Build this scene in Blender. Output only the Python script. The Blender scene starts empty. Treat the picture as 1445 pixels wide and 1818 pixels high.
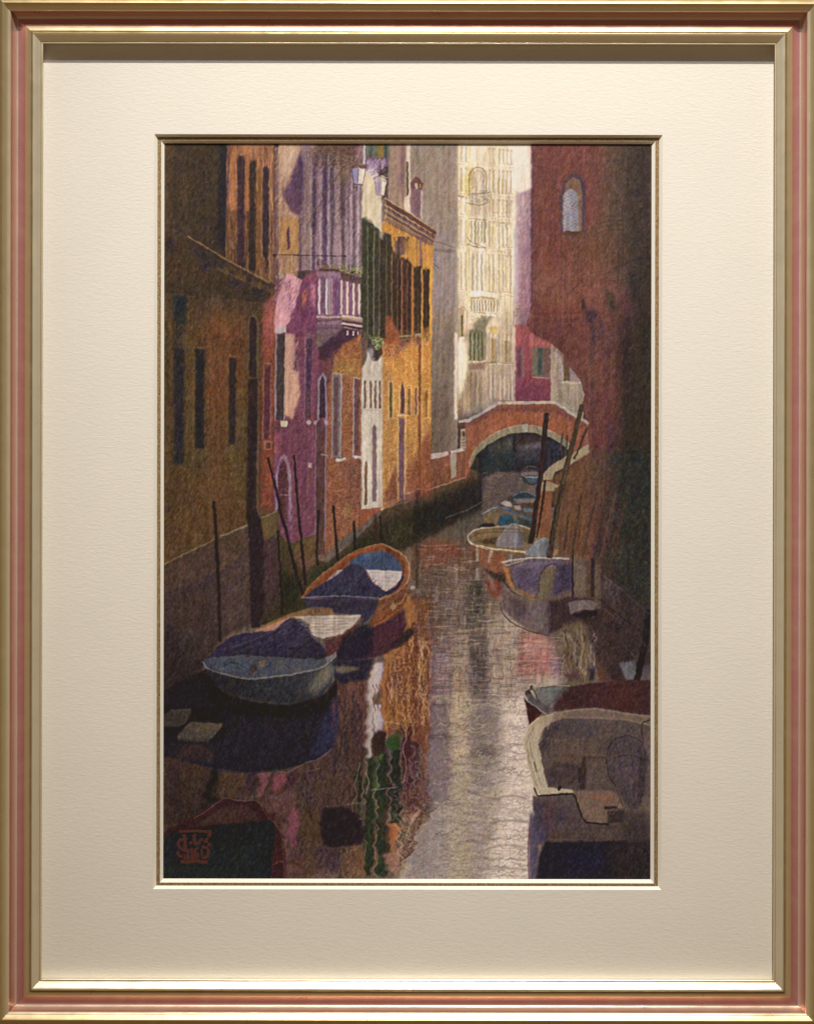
import bpy, math
import numpy as np

# ---------------- camera, world, lamps, exposure ----------------
S = 0.0005            # one photograph pixel on the plane of the drawing, in metres
D = 3000.0            # camera distance in the same pixels
CX, CY = 722.5, 909.0
sc = bpy.context.scene
cam = bpy.data.cameras.new('camera'); co = bpy.data.objects.new('camera', cam); sc.collection.objects.link(co)
co.location = (0, -D * S, 0); co.rotation_euler = (math.radians(90), math.radians(-0.1), 0)
cam.sensor_fit = 'VERTICAL'; cam.sensor_height = 24; cam.lens = 24 * D / 1818; cam.clip_end = 50; cam.clip_start = .05
sc.camera = co
w = bpy.data.worlds.new('World'); sc.world = w; w.use_nodes = True
nt = w.node_tree; bg = nt.nodes['Background']
tc = nt.nodes.new('ShaderNodeTexCoord'); sx = nt.nodes.new('ShaderNodeSeparateXYZ'); cr = nt.nodes.new('ShaderNodeValToRGB'); mr = nt.nodes.new('ShaderNodeMapRange')
nt.links.new(tc.outputs['Generated'], sx.inputs[0]); nt.links.new(sx.outputs['Z'], mr.inputs['Value']); mr.inputs['From Min'].default_value = -1; mr.inputs['From Max'].default_value = 1
nt.links.new(mr.outputs[0], cr.inputs[0]); nt.links.new(cr.outputs[0], bg.inputs[0])
# a dim gallery: warm floor, dark walls, a paler ceiling
e = cr.color_ramp.elements; e[0].position = 0; e[0].color = (.34, .22, .11, 1); e[1].position = 1; e[1].color = (.20, .17, .13, 1)
q = e.new(.42); q.color = (.26, .18, .10, 1); q = e.new(.52); q.color = (.12, .085, .055, 1); q = e.new(.75); q.color = (.10, .08, .06, 1)
bg.inputs[1].default_value = .75

def spot(name, loc, aim, power, colr, rad, size, blend):
    l = bpy.data.lights.new(name, 'SPOT'); o = bpy.data.objects.new(name, l); sc.collection.objects.link(o)
    l.energy = power; l.color = colr; l.shadow_soft_size = rad; l.spot_size = math.radians(size); l.spot_blend = blend
    o.location = loc
    d = np.array(aim, float) - np.array(loc, float)
    from mathutils import Vector
    o.rotation_euler = Vector(d).to_track_quat('-Z', 'Y').to_euler()
    return o
spot('gallery_spot', (.12, -1.75, .41 + 1.75 * 1.47), (.05, 0, .06), 775, (.96, .885, .745), .018, 27, 1.0)
spot('gallery_spot', (.02, -2.0, .41 + 2.0 * 1.24), (.06, 0, .50), 175, (.88, .95, 1.0), .016, 23, 1.0)
sc.view_settings.view_transform = 'Standard'; sc.view_settings.look = 'None'; sc.view_settings.exposure = 0; sc.view_settings.gamma = 1
sc.render.engine = 'CYCLES'; sc.cycles.max_bounces = 8; sc.cycles.caustics_reflective = True

# ---- a small coloured-pencil engine: it draws the picture that hangs in the frame ----
import numpy as np
OX, OY, PW, PH = 282, 248, 886, 1326
RNG = np.random.default_rng(7)
LAY = [np.zeros((PH, PW, 3), np.float32)]

def col(c):
    if isinstance(c, str):
        c = [float(v) for v in c.split()]
    return np.array(c, np.float32) / 255.0

def pts(s):
    if isinstance(s, str):
        return np.array([[float(v) for v in p.split(',')] for p in s.split()], float)
    return np.array(s, float)

def curve(p, closed=True, n=5):
    P = p; m = len(P); out = []
    rng = range(m) if closed else range(m - 1)
    for i in rng:
        if closed:
            a, b, c, d = P[i - 1], P[i], P[(i + 1) % m], P[(i + 2) % m]
        else:
            a, b, c, d = P[max(i - 1, 0)], P[i], P[i + 1], P[min(i + 2, m - 1)]
        for k in range(n):
            t = k / n
            out.append(.5 * ((2 * b) + (c - a) * t + (2 * a - 5 * b + 4 * c - d) * t * t + (3 * b - a - 3 * c + d) * t ** 3))
    if not closed:
        out.append(P[-1])
    return np.array(out)

def cover(P, pad=0):
    P = P - [OX, OY]
    x0 = max(int(np.floor(P[:, 0].min())) - 1 - pad, 0); x1 = min(int(np.ceil(P[:, 0].max())) + 2 + pad, PW)
    y0 = max(int(np.floor(P[:, 1].min())) - 1 - pad, 0); y1 = min(int(np.ceil(P[:, 1].max())) + 2 + pad, PH)
    if x1 <= x0 or y1 <= y0:
        return None
    SS = 3
    rows = y0 + (np.arange((y1 - y0) * SS) + .5) / SS
    acc = np.zeros((len(rows), x1 - x0), np.float32)
    xs = np.arange(x0, x1, dtype=np.float32)
    m = len(P)
    for i in range(m):
        ax, ay = P[i]; bx, by = P[(i + 1) % m]
        if ay == by: continue
        sgn = 1.0
        if ay > by: ax, ay, bx, by = bx, by, ax, ay; sgn = -1.0
        i0 = int(np.searchsorted(rows, ay)); i1 = int(np.searchsorted(rows, by))
        if i1 <= i0: continue
        xc = ax + (rows[i0:i1] - ay) * (bx - ax) / (by - ay)
        acc[i0:i1] += sgn * np.clip(xs[None, :] + 1 - xc[:, None], 0, 1)
    a = np.clip(np.abs(acc), 0, 1).reshape(y1 - y0, SS, x1 - x0).mean(1)
    return a, x0, y0, x1, y1

def blur(a, s):
    r = int(s * 2.5) + 1
    k = np.exp(-.5 * (np.arange(-r, r + 1) / s) ** 2); k = (k / k.sum()).astype(np.float32)
    for ax in (0, 1):
        w = [(0, 0)] * a.ndim; w[ax] = (r, r)
        b = np.pad(a, w, mode='edge'); out = 0; n = a.shape[ax]
        for i, kv in enumerate(k):
            out = out + kv * (b[i:i + n] if ax == 0 else b[:, i:i + n])
        a = out
    return a

def P(c, s, a=1.0, b=0, g=None, c2=None, sm=0, tex=None):
    """fill a shape; b soft edge, c2 second colour along g ('y' or 'x'), sm rounds the outline"""
    p = pts(s)
    if sm: p = curve(p)
    r = cover(p, int(b * 2.5) + 1 if b else 0)
    if r is None: return
    m, x0, y0, x1, y1 = r
    if b: m = blur(m, b)
    c = col(c)
    if c2 is not None:
        c2 = col(c2)
        if (g or 'y') == 'y':
            t = (np.arange(y0, y1) - (p[:, 1].min() - OY)) / max(np.ptp(p[:, 1]), 1); t = np.clip(t, 0, 1)[:, None, None]
        else:
            t = (np.arange(x0, x1) - (p[:, 0].min() - OX)) / max(np.ptp(p[:, 0]), 1); t = np.clip(t, 0, 1)[None, :, None]
        c = c * (1 - t) + c2 * t
    m = (m * a)[:, :, None]
    I = LAY[0]
    I[y0:y1, x0:x1] = I[y0:y1, x0:x1] * (1 - m) + c * m

def R(c, x0, y0, x1, y1, **k):
    P(c, [[x0, y0], [x1, y0], [x1, y1], [x0, y1]], **k)

def L(c, s, w=1.5, a=1.0, sm=0, w2=None, b=0):
    """a line of width w (to w2 at its end)"""
    if col(c).mean() > .5 and w <= 3.2: a = a * .74
    p = pts(s)
    if sm: p = curve(p, False)
    d = np.gradient(p, axis=0) if len(p) > 1 else np.array([[1, 0.]])
    n = np.stack([-d[:, 1], d[:, 0]], 1); n /= np.maximum(np.linalg.norm(n, axis=1, keepdims=True), 1e-6)
    ww = np.linspace(w, w if w2 is None else w2, len(p))[:, None] / 2
    P(c, np.concatenate([p + n * ww, (p - n * ww)[::-1]]), a=a, b=b)

def E(c, x, y, rx, ry, rot=0, **k):
    t = np.linspace(0, 2 * np.pi, 25)[:-1]; cr, sr = np.cos(rot), np.sin(rot)
    X = rx * np.cos(t); Y = ry * np.sin(t)
    P(c, np.stack([x + X * cr - Y * sr, y + X * sr + Y * cr], 1), **k)

def hatch(s, cols, n, ang=62, ln=9, w=1.3, a=.35, jit=14, sm=0):
    """n short pencil strokes inside a shape"""
    p = pts(s)
    if sm: p = curve(p)
    r = cover(p)
    if r is None: return
    m, x0, y0, x1, y1 = r
    I = LAY[0]; cs = [col(c) for c in cols]
    xs = RNG.uniform(x0, x1, n); ys = RNG.uniform(y0, y1, n)
    an = np.radians(ang + RNG.normal(0, jit, n)); le = ln * RNG.uniform(.5, 1.5, n)
    ci = RNG.integers(0, len(cs), n); wa = w * RNG.uniform(.7, 1.3, n); aa = a * RNG.uniform(.5, 1.2, n)
    for i in range(n):
        xi, yi = int(xs[i]) - x0, int(ys[i]) - y0
        if m[min(yi, m.shape[0] - 1), min(xi, m.shape[1] - 1)] < .4: continue
        dx, dy = np.cos(an[i]) * le[i] / 2, -np.sin(an[i]) * le[i] / 2
        X0 = max(int(xs[i] - abs(dx) - 2), x0); X1 = min(int(xs[i] + abs(dx) + 3), x1)
        Y0 = max(int(ys[i] - abs(dy) - 2), y0); Y1 = min(int(ys[i] + abs(dy) + 3), y1)
        if X1 <= X0 or Y1 <= Y0: continue
        gx = np.arange(X0, X1)[None, :] - xs[i]; gy = np.arange(Y0, Y1)[:, None] - ys[i]
        L2 = le[i] / 2 + 1e-6; ux, uy = dx / L2, dy / L2
        al = gx * ux + gy * uy; ac = np.abs(-gx * uy + gy * ux)
        k = np.clip(wa[i] * .5 + .5 - ac, 0, 1) * np.clip(1.2 - np.abs(al) / L2, 0, 1)
        k = (k * aa[i] * m[Y0 - y0:Y1 - y0, X0 - x0:X1 - x0])[:, :, None]
        I[Y0:Y1, X0:X1] = I[Y0:Y1, X0:X1] * (1 - k) + cs[ci[i]] * k

def anis(ang, sl, ss, seed):
    """noise stretched along an angle"""
    r = np.random.default_rng(seed).standard_normal((PH, PW)).astype(np.float32)
    fy = np.fft.fftfreq(PH)[:, None]; fx = np.fft.rfftfreq(PW)[None, :]
    c, s = np.cos(np.radians(ang)), -np.sin(np.radians(ang))
    u = fx * c + fy * s; v = -fx * s + fy * c
    f = np.exp(-2 * np.pi ** 2 * ((u * sl) ** 2 + (v * ss) ** 2))
    o = np.fft.irfft2(np.fft.rfft2(r) * f, s=(PH, PW)).astype(np.float32)
    return o / o.std()

def sample(I, dx, dy):
    y, x = np.mgrid[0:PH, 0:PW].astype(np.float32)
    x = np.clip(x + dx, 0, PW - 1.01); y = np.clip(y + dy, 0, PH - 1.01)
    xi = x.astype(int); yi = y.astype(int); fx = (x - xi)[..., None]; fy = (y - yi)[..., None]
    return (I[yi, xi] * (1 - fx) + I[yi, xi + 1] * fx) * (1 - fy) + (I[yi + 1, xi] * (1 - fx) + I[yi + 1, xi + 1] * fx) * fy

def contour(s, sx, sy, seed, c, freq=1.0, w=1.1, a=.5, ang=0, b=4, ph=0.):
    """curly pencil lines: level lines of smooth noise, inside a shape"""
    r = cover(pts(s), int(b * 2.5) + 1)
    if r is None: return
    m, x0, y0, x1, y1 = r
    m = blur(m, b)
    n = anis(ang, sx, sy, seed) * freq + ph
    gy, gx = np.gradient(n)
    g = np.hypot(gx, gy) + 1e-4
    d = np.abs((n + .5) % 1.0 - .5) / g
    k = np.clip(w * .5 + .5 - d, 0, 1) * np.clip(1.6 - g * 1.2, 0, 1)
    k = (k[y0:y1, x0:x1] * m * a)[..., None]
    I = LAY[0]; I[y0:y1, x0:x1] = I[y0:y1, x0:x1] * (1 - k) + col(c) * k

def M(f, s, b=10):
    """press the pencil harder or lighter over an area"""
    r = cover(pts(s), int(b * 2.5) + 1)
    if r is None: return
    m, x0, y0, x1, y1 = r
    m = blur(m, b)[..., None]; I = LAY[0]
    I[y0:y1, x0:x1] *= 1 + (np.array(f, np.float32) - 1) * m

def SAT(f, s, b=8):
    """greyer or richer pencil colours over an area"""
    r = cover(pts(s), int(b * 2.5) + 1)
    if r is None: return
    m, x0, y0, x1, y1 = r
    m = blur(m, b)[..., None]; I = LAY[0]; A = I[y0:y1, x0:x1]
    g = A @ np.array([.35, .5, .15], np.float32); I[y0:y1, x0:x1] = A + (g[..., None] + (A - g[..., None]) * f - A) * m
# ---- the picture: canal, houses, bridge and boats, in photograph coordinates ----
def vstr(spec, y0, y1, a=.8, b=.8, lean=0):
    for x0, x1, c in spec:
        P(c, [[x0, y0], [x1, y0], [x1 + lean, y1], [x0 + lean, y1]], a=a, b=b)

def water():
    # far water up to the bridge
    P('112 98 84', '560,900 860,780 1010,780 1168,900 1168,1580 282,1580 282,900', c2='100 84 72')
    R('74 66 54', 720, 900, 960, 960, a=.8, b=8)
    R('128 96 74', 725, 945, 880, 1030, b=8)
    P('162 90 66', '745,968 800,962 822,974 815,1005 760,1012 742,992', b=5, a=.8)
    P('92 92 62', '770,945 835,940 830,955 790,958', b=4, a=.6)
    P('80 88 58', '772,1008 800,1004 790,1020 768,1024', b=3, a=.6)
    R('136 116 100', 728, 1035, 960, 1180, b=12)
    R('132 98 84', 762, 1062, 790, 1150, b=5, a=.8)
    R('150 132 126', 786, 1060, 803, 1145, b=3)
    R('196 182 160', 804, 1000, 811, 1120, b=1.6, a=.85)
    L('88 62 50', '815,1062 813,1090 814,1140', 3, .8, sm=1, b=.8)
    R('176 160 150', 815, 1030, 828, 1118, b=3, a=.7)
    R('70 74 64', 828, 1030, 858, 1118, b=5, a=.9)
    R('58 62 72', 846, 1035, 857, 1100, b=3, a=.8)
    R('150 134 112', 862, 1062, 892, 1110, b=5)
    R('150 124 132', 763, 1150, 800, 1300, b=5)
    R('118 94 110', 763, 1205, 803, 1240, b=5, a=.6)
    R('164 148 150', 786, 1155, 800, 1190, b=3, a=.7)
    R('190 172 144', 808, 1122, 836, 1300, b=5)
    R('190 158 116', 809, 1190, 822, 1240, b=3)
    R('100 92 80', 834, 1130, 868, 1230, b=6, a=.95)
    R('82 78 74', 838, 1160, 852, 1210, b=3, a=.7)
    R('200 184 152', 868, 1095, 922, 1225, b=6)
    R('140 140 150', 908, 1125, 918, 1150, b=3, a=.6)
    P('186 122 108', '918,1130 940,1120 975,1130 982,1185 976,1207 920,1206', b=5)
    P('196 106 96', '920,1165 978,1160 978,1202 922,1200', b=5, a=.7)
    R('130 100 118', 978, 1165, 994, 1205, b=3)
    R('204 188 164', 868, 1200, 996, 1245, b=6, a=.85)
    # lower silver water
    P('186 172 154', '765,1240 945,1225 945,1580 700,1580 740,1480 772,1430', b=5, c2='186 170 148')
    P('152 138 146', '763,1295 800,1290 800,1420 762,1425', b=4)
    P('154 144 140', '745,1470 790,1420 800,1580 715,1580', b=7, a=.85)
    P('216 202 180', '885,1240 932,1238 943,1310 950,1400 943,1580 850,1580 900,1400 895,1300', b=8)
    P('224 208 188', '900,1300 930,1290 940,1400 945,1500 890,1560 905,1420', b=8, a=.7)
    P('168 160 118', '798,1370 834,1365 836,1580 800,1580', b=5, a=.5)
    R('136 130 128', 800, 1255, 880, 1330, b=10, a=.55)
    R('120 114 112', 832, 1320, 880, 1345, b=6, a=.6)
    for x, w in ((800, 5), (812, 4), (826, 3), (842, 3)):
        R('198 160 104', x, 1240, x + w, 1420, b=2, a=.45)
    # orange reflection of the ochre house
    P('196 134 62', '682,1160 716,1110 724,1060 745,1065 764,1065 765,1300 760,1320 680,1310 676,1220', b=2)
    P('206 144 66', '716,1060 736,1056 736,1120 722,1115', b=2)
    P('132 96 74', '728,1040 745,1040 745,1068 728,1068', b=3)
    R('112 62 44', 733, 1105, 741, 1300, b=1.5, a=.9)
    R('200 168 120', 742, 1105, 746, 1290, b=1, a=.8)
    R('186 166 140', 760, 1065, 766, 1130, b=1, a=.8)
    L('176 118 52', '748,1062 758,1058 764,1068 762,1085 750,1088 746,1075 748,1062', 3, .8, sm=1)
    for x in (688, 696, 704, 712, 722):
        L('110 66 42', [[x, 1165 + (720 - x) * .4], [x + 1.5, 1200], [x - 1, 1235], [x + 1, 1262]], 2.6, .75, sm=1, b=.5)
        L('206 178 140', [[x + 4, 1165], [x + 5, 1200], [x + 3, 1240]], 1.8, .6, sm=1)
    for x in (750, 755):
        L('120 72 40', [[x, 1105], [x + 2, 1140], [x - 1, 1175], [x + 1, 1210], [x, 1260]], 2.2, .75, sm=1)
    P('104 62 48', '697,1195 712,1190 715,1222 700,1225', b=2, a=.8)
    for y in (1178, 1195, 1212, 1228, 1245, 1256, 1268):
        L('128 78 44', [[702, y], [716, y + 3], [730, y], [744, y + 2]], 1.6, .5, sm=1)
        L('216 170 92', [[746, y], [755, y + 2], [763, y + 1]], 2.2, .5, sm=1)
    # white and brown streaks of the white strip
    P('202 190 178', '662,1180 680,1176 678,1215 660,1240 652,1300 648,1240 655,1205', b=1.5)
    P('200 188 176', '650,1225 664,1222 662,1300 658,1345 646,1345 648,1300', b=1)
    P('204 192 182', '664,1250 678,1248 680,1290 676,1305 664,1300', b=1.2)
    for x in (664, 671, 677):
        L('112 62 50', [[x, 1215], [x + 1, 1240], [x - 1, 1262]], 2, .7, sm=1)
    # brown left of it
    P('88 56 50', '600,1205 655,1180 650,1350 620,1440 560,1440 560,1250', b=4)
    P('60 44 54', '598,1240 622,1230 620,1378 583,1380 584,1330', b=3)
    P('104 64 54', '622,1300 640,1240 648,1240 640,1350 626,1375', b=3, a=.7)
    R('52 42 74', 634, 1250, 641, 1330, b=2, a=.7)
    P('134 84 66', '575,1385 625,1375 624,1440 560,1440', b=4)
    P('176 132 108', '598,1425 622,1420 622,1438 596,1440', b=3, a=.6)
    # maroon and orange right of the green
    P('92 46 48', '714,1290 730,1285 732,1400 716,1420', b=1.5)
    P('96 52 52', '733,1315 743,1320 744,1395 734,1395', b=1.5)
    P('112 70 48', '746,1310 754,1320 752,1390 746,1395', b=1.2)
    P('172 100 54', '720,1275 762,1285 764,1370 756,1385 750,1330 735,1300', b=2, a=.7)
    # green shutters upside down
    P('38 52 36', '641,1350 632,1370 626,1400 624,1440 630,1452 641,1453', b=1.2, sm=1)
    P('40 50 36', '655,1345 664,1340 668,1380 662,1552 652,1558 645,1540 648,1410', b=1.2)
    P('34 48 36', '668,1345 688,1338 692,1420 688,1510 676,1530 670,1500', b=1.2)
    P('36 48 38', '696,1325 710,1320 714,1420 708,1460 700,1462 694,1430', b=1.2)
    P('84 50 40', '684,1380 690,1375 692,1500 684,1518', b=1.5, a=.7)
    P('56 38 34', '662,1302 684,1300 688,1320 682,1340 664,1342', b=2, sm=1)
    P('56 110 40', '690,1315 708,1296 712,1320 706,1332 693,1330', b=2, sm=1)
    P('88 130 50', '700,1302 708,1296 710,1312 702,1318', b=2, sm=1, a=.8)
    P('78 120 50', '672,1340 682,1336 680,1350 672,1350', b=1.5, a=.8)
    P('70 108 40', '662,1375 669,1370 668,1400 662,1400', b=1.5, a=.8)
    P('36 54 38', '672,1525 692,1524 697,1545 684,1556 672,1552', b=1.5, sm=1)
    for i in range(110):
        x = RNG.uniform(630, 712); y = RNG.uniform(1345, 1520); h = RNG.uniform(14, 44)
        L(['26 38 28', '60 78 48', '84 60 44', '40 56 44', '50 34 34'][i % 5], [[x, y], [x + RNG.uniform(-2, 2), y + h / 2], [x, y + h]], RNG.uniform(1.5, 4), .5, sm=1, b=.5)
    for q in ('648,1345 652,1362 644,1400 650,1440 646,1480 651,1500 645,1530 645,1560', '668,1340 672,1370 667,1410 670,1450 668,1500 670,1560',
              '689,1330 695,1360 691,1400 696,1440 695,1470 692,1510', '711,1300 713,1340 711,1380 714,1430 716,1460 724,1430',
              '728,1325 736,1330 731,1360 733,1392', '744,1310 748,1350 742,1390', '756,1320 760,1345 755,1395 760,1430'):
        L('172 142 112', q, 2.4, .7, sm=1, b=.5)
    P('170 98 58', '693,1462 708,1462 712,1470 700,1500 692,1520', b=2)
    P('150 108 92', '680,1520 706,1500 716,1510 712,1555 690,1540', b=3)
    P('112 72 56', '712,1400 760,1395 764,1420 745,1440 722,1460', b=3)
    P('196 156 132', '722,1460 742,1428 742,1440 730,1462', b=2)
    # the cornice, zigzag edge
    P('92 68 58', '752,1433 775,1431 770,1450 748,1468 736,1490 742,1500 728,1520 712,1530 706,1515 722,1496 730,1465', b=1.2)
    L('190 172 148', '775,1432 770,1455 750,1466 738,1482 742,1500 728,1520 714,1530 722,1545 716,1562', 2.6, .8, sm=1)
    for q in ('700,1560 716,1545 728,1538', '704,1552 712,1540 724,1532', '722,1462 726,1480 720,1500'):
        L('180 150 110', q, 2.2, .7, sm=1)
    # left: pink, brown and violet reflections
    P('96 66 52', '300,1340 480,1366 600,1340 640,1450 640,1580 282,1580', b=6)
    P('58 44 42', '282,1340 330,1340 400,1372 388,1430 350,1455 282,1470', b=6, a=.8)
    P('84 58 46', '325,1360 372,1352 366,1430 322,1440', b=4, a=.8)
    P('26 26 34', '380,1350 388,1370 378,1420 362,1440 370,1400', b=3)
    P('104 78 46', '392,1372 430,1370 430,1400 390,1410', b=4, a=.8)
    P('60 38 66', '440,1372 462,1370 455,1415 430,1410', b=2.5)
    P('182 104 92', '464,1372 478,1370 476,1392 460,1416 455,1414 466,1392', b=1.5)
    P('180 88 100', '488,1375 508,1372 508,1390 492,1406 482,1406 486,1390', b=1.8)
    P('80 44 74', '510,1370 530,1362 528,1390 508,1404', b=2.5, a=.9)
    P('146 92 80', '470,1412 530,1400 525,1440 500,1450 478,1430', b=4, a=.9)
    P('168 84 104', '515,1444 530,1436 534,1462 528,1480 530,1500 522,1504 514,1485', b=1.5, sm=1)
    P('150 94 92', '500,1460 514,1470 512,1560 507,1560', b=2)
    P('70 52 54', '534,1370 560,1365 558,1440 534,1440', b=4, a=.9)
    for q in ('548,1370 552,1400 547,1430 552,1460', '562,1365 560,1400 566,1430', '540,1372 543,1400 540,1420'):
        L('160 150 136', q, 2, .6, sm=1)
    P('108 76 52', '532,1440 575,1435 580,1500 560,1560 520,1560', b=4)
    P('126 80 74', '512,1510 540,1500 536,1565 512,1565', b=4, a=.8)
    P('42 30 50', '574,1442 600,1435 622,1438 644,1460 646,1490 620,1502 574,1502', b=2, sm=1)
    P('84 62 78', '565,1502 606,1502 604,1544 568,1548', b=3)
    P('128 90 58', '606,1506 642,1500 644,1560 606,1560', b=2.5)
    for q in ('612,1505 608,1530 614,1560', '622,1508 619,1535 625,1560', '632,1505 630,1535 636,1560', '601,1510 604,1535 600,1560'):
        L('190 160 120', q, 1.8, .6, sm=1)
    P('180 140 116', '545,1556 570,1545 600,1550 600,1568 545,1568', b=4, a=.7)

def ripples():
    P('146 132 130', '763,1240 802,1240 802,1425 775,1430 745,1480 716,1575 764,1575', b=3, a=.8)
    P('184 170 138', '800,1225 836,1225 838,1575 800,1575', b=4, a=.55); P('158 144 134', '836,1225 886,1230 880,1400 858,1575 836,1575', b=6, a=.75)
    P('228 212 190', '900,1245 925,1238 942,1300 950,1390 944,1575 868,1575 880,1480 905,1400 893,1320', b=5, a=.85)
    P('228 212 190', '905,1232 930,1230 934,1250 905,1256', b=3, a=.8)
    for i in range(34):
        y = 1238 + i * 9.8 + RNG.uniform(-3, 3); x = RNG.uniform(770, 850); w = RNG.uniform(30, 80)
        L(['112 98 96', '128 114 104', '196 180 150', '120 104 110'][i % 4], [[x, y + 2], [x + w * .3, y - 2], [x + w * .65, y + 2], [x + w, y - 3]], RNG.uniform(2, 5), .5, sm=1, b=1.2)
    for i in range(22):
        y = 1262 + i * 14 + RNG.uniform(-4, 4); x = RNG.uniform(872, 900)
        L(['176 158 142', '190 176 156', '168 156 156'][i % 3], [[x, y + 3], [x + 16, y - 1], [x + 34, y + 2], [940, y - 2]], RNG.uniform(1.5, 3.5), .55, sm=1, b=1)
    P('104 90 92', '832,1330 850,1322 870,1330 884,1340 860,1344 838,1340', b=2, a=.7); P('110 90 104', '766,1246 800,1243 803,1258 766,1260', b=2, a=.6); P('104 86 100', '766,1303 800,1301 800,1309 766,1310', b=1.5, a=.6)
    for i in range(520):
        x = RNG.uniform(735, 945); y = RNG.uniform(1000, 1560)
        if x < 770 and y > 1300: continue
        c = ['214 204 186', '120 100 88', '150 140 150', '190 176 140', '100 84 74', '176 130 70'][RNG.integers(0, 6 if x > 800 else 5)]
        if x > 880 and y > 1240: c = ['226 214 196', '168 150 136', '180 176 170'][RNG.integers(0, 3)]
        w = RNG.uniform(6, 22)
        L(c, [[x, y], [x + w / 2, y + RNG.uniform(-2, 2)], [x + w, y + RNG.uniform(-2, 2)]], RNG.uniform(.9, 2), .42, sm=1)
    for i in range(320):
        x = RNG.uniform(740, 935); y = RNG.uniform(960, 1290); h = RNG.uniform(8, 32)
        c = ['210 196 170', '96 76 68', '150 138 146', '186 150 110'][RNG.integers(0, 4)]
        L(c, [[x, y], [x + RNG.uniform(-2, 2), y + h / 2], [x + RNG.uniform(-1, 1), y + h]], RNG.uniform(1, 2.2), .4, sm=1)
    for i in range(150):   # curls in the silver water
        x = RNG.uniform(790, 925); y = RNG.uniform(1260, 1560); s = RNG.uniform(3, 10)
        c = ['130 116 104', '214 202 182', '150 140 110', '196 170 130', '140 134 150'][RNG.integers(0, 5)]
        L(c, [[x, y], [x + s, y - s * .4], [x + s * 1.4, y + s * .4], [x + s * .5, y + s * 1.1], [x + s * 1.2, y + s * 1.9]], 1.3, .45, sm=1)
    for y, x0, x1 in ((1030, 800, 868), (1105, 822, 870), (1098, 850, 905), (1118, 810, 870), (1131, 806, 860), (1148, 862, 935), (1158, 870, 940), (1177, 793, 815),
                      (1215, 880, 985), (1230, 850, 920), (1075, 775, 815), (1050, 740, 780), (1300, 690, 705), (1400, 660, 700), (1430, 580, 640), (1368, 545, 570)):
        L('196 196 190', [[x0, y + 2], [(x0 + x1) / 2, y], [x1, y - 3]], 2, .65, sm=1)
    for y, x0, x1 in ((1123, 806, 850), (1140, 806, 850), (1063, 766, 840), (1249, 765, 800), (1308, 765, 800), (1220, 765, 795)):
        L('84 62 60', [[x0, y], [(x0 + x1) / 2, y + 2], [x1, y]], 2, .6, sm=1)

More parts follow.
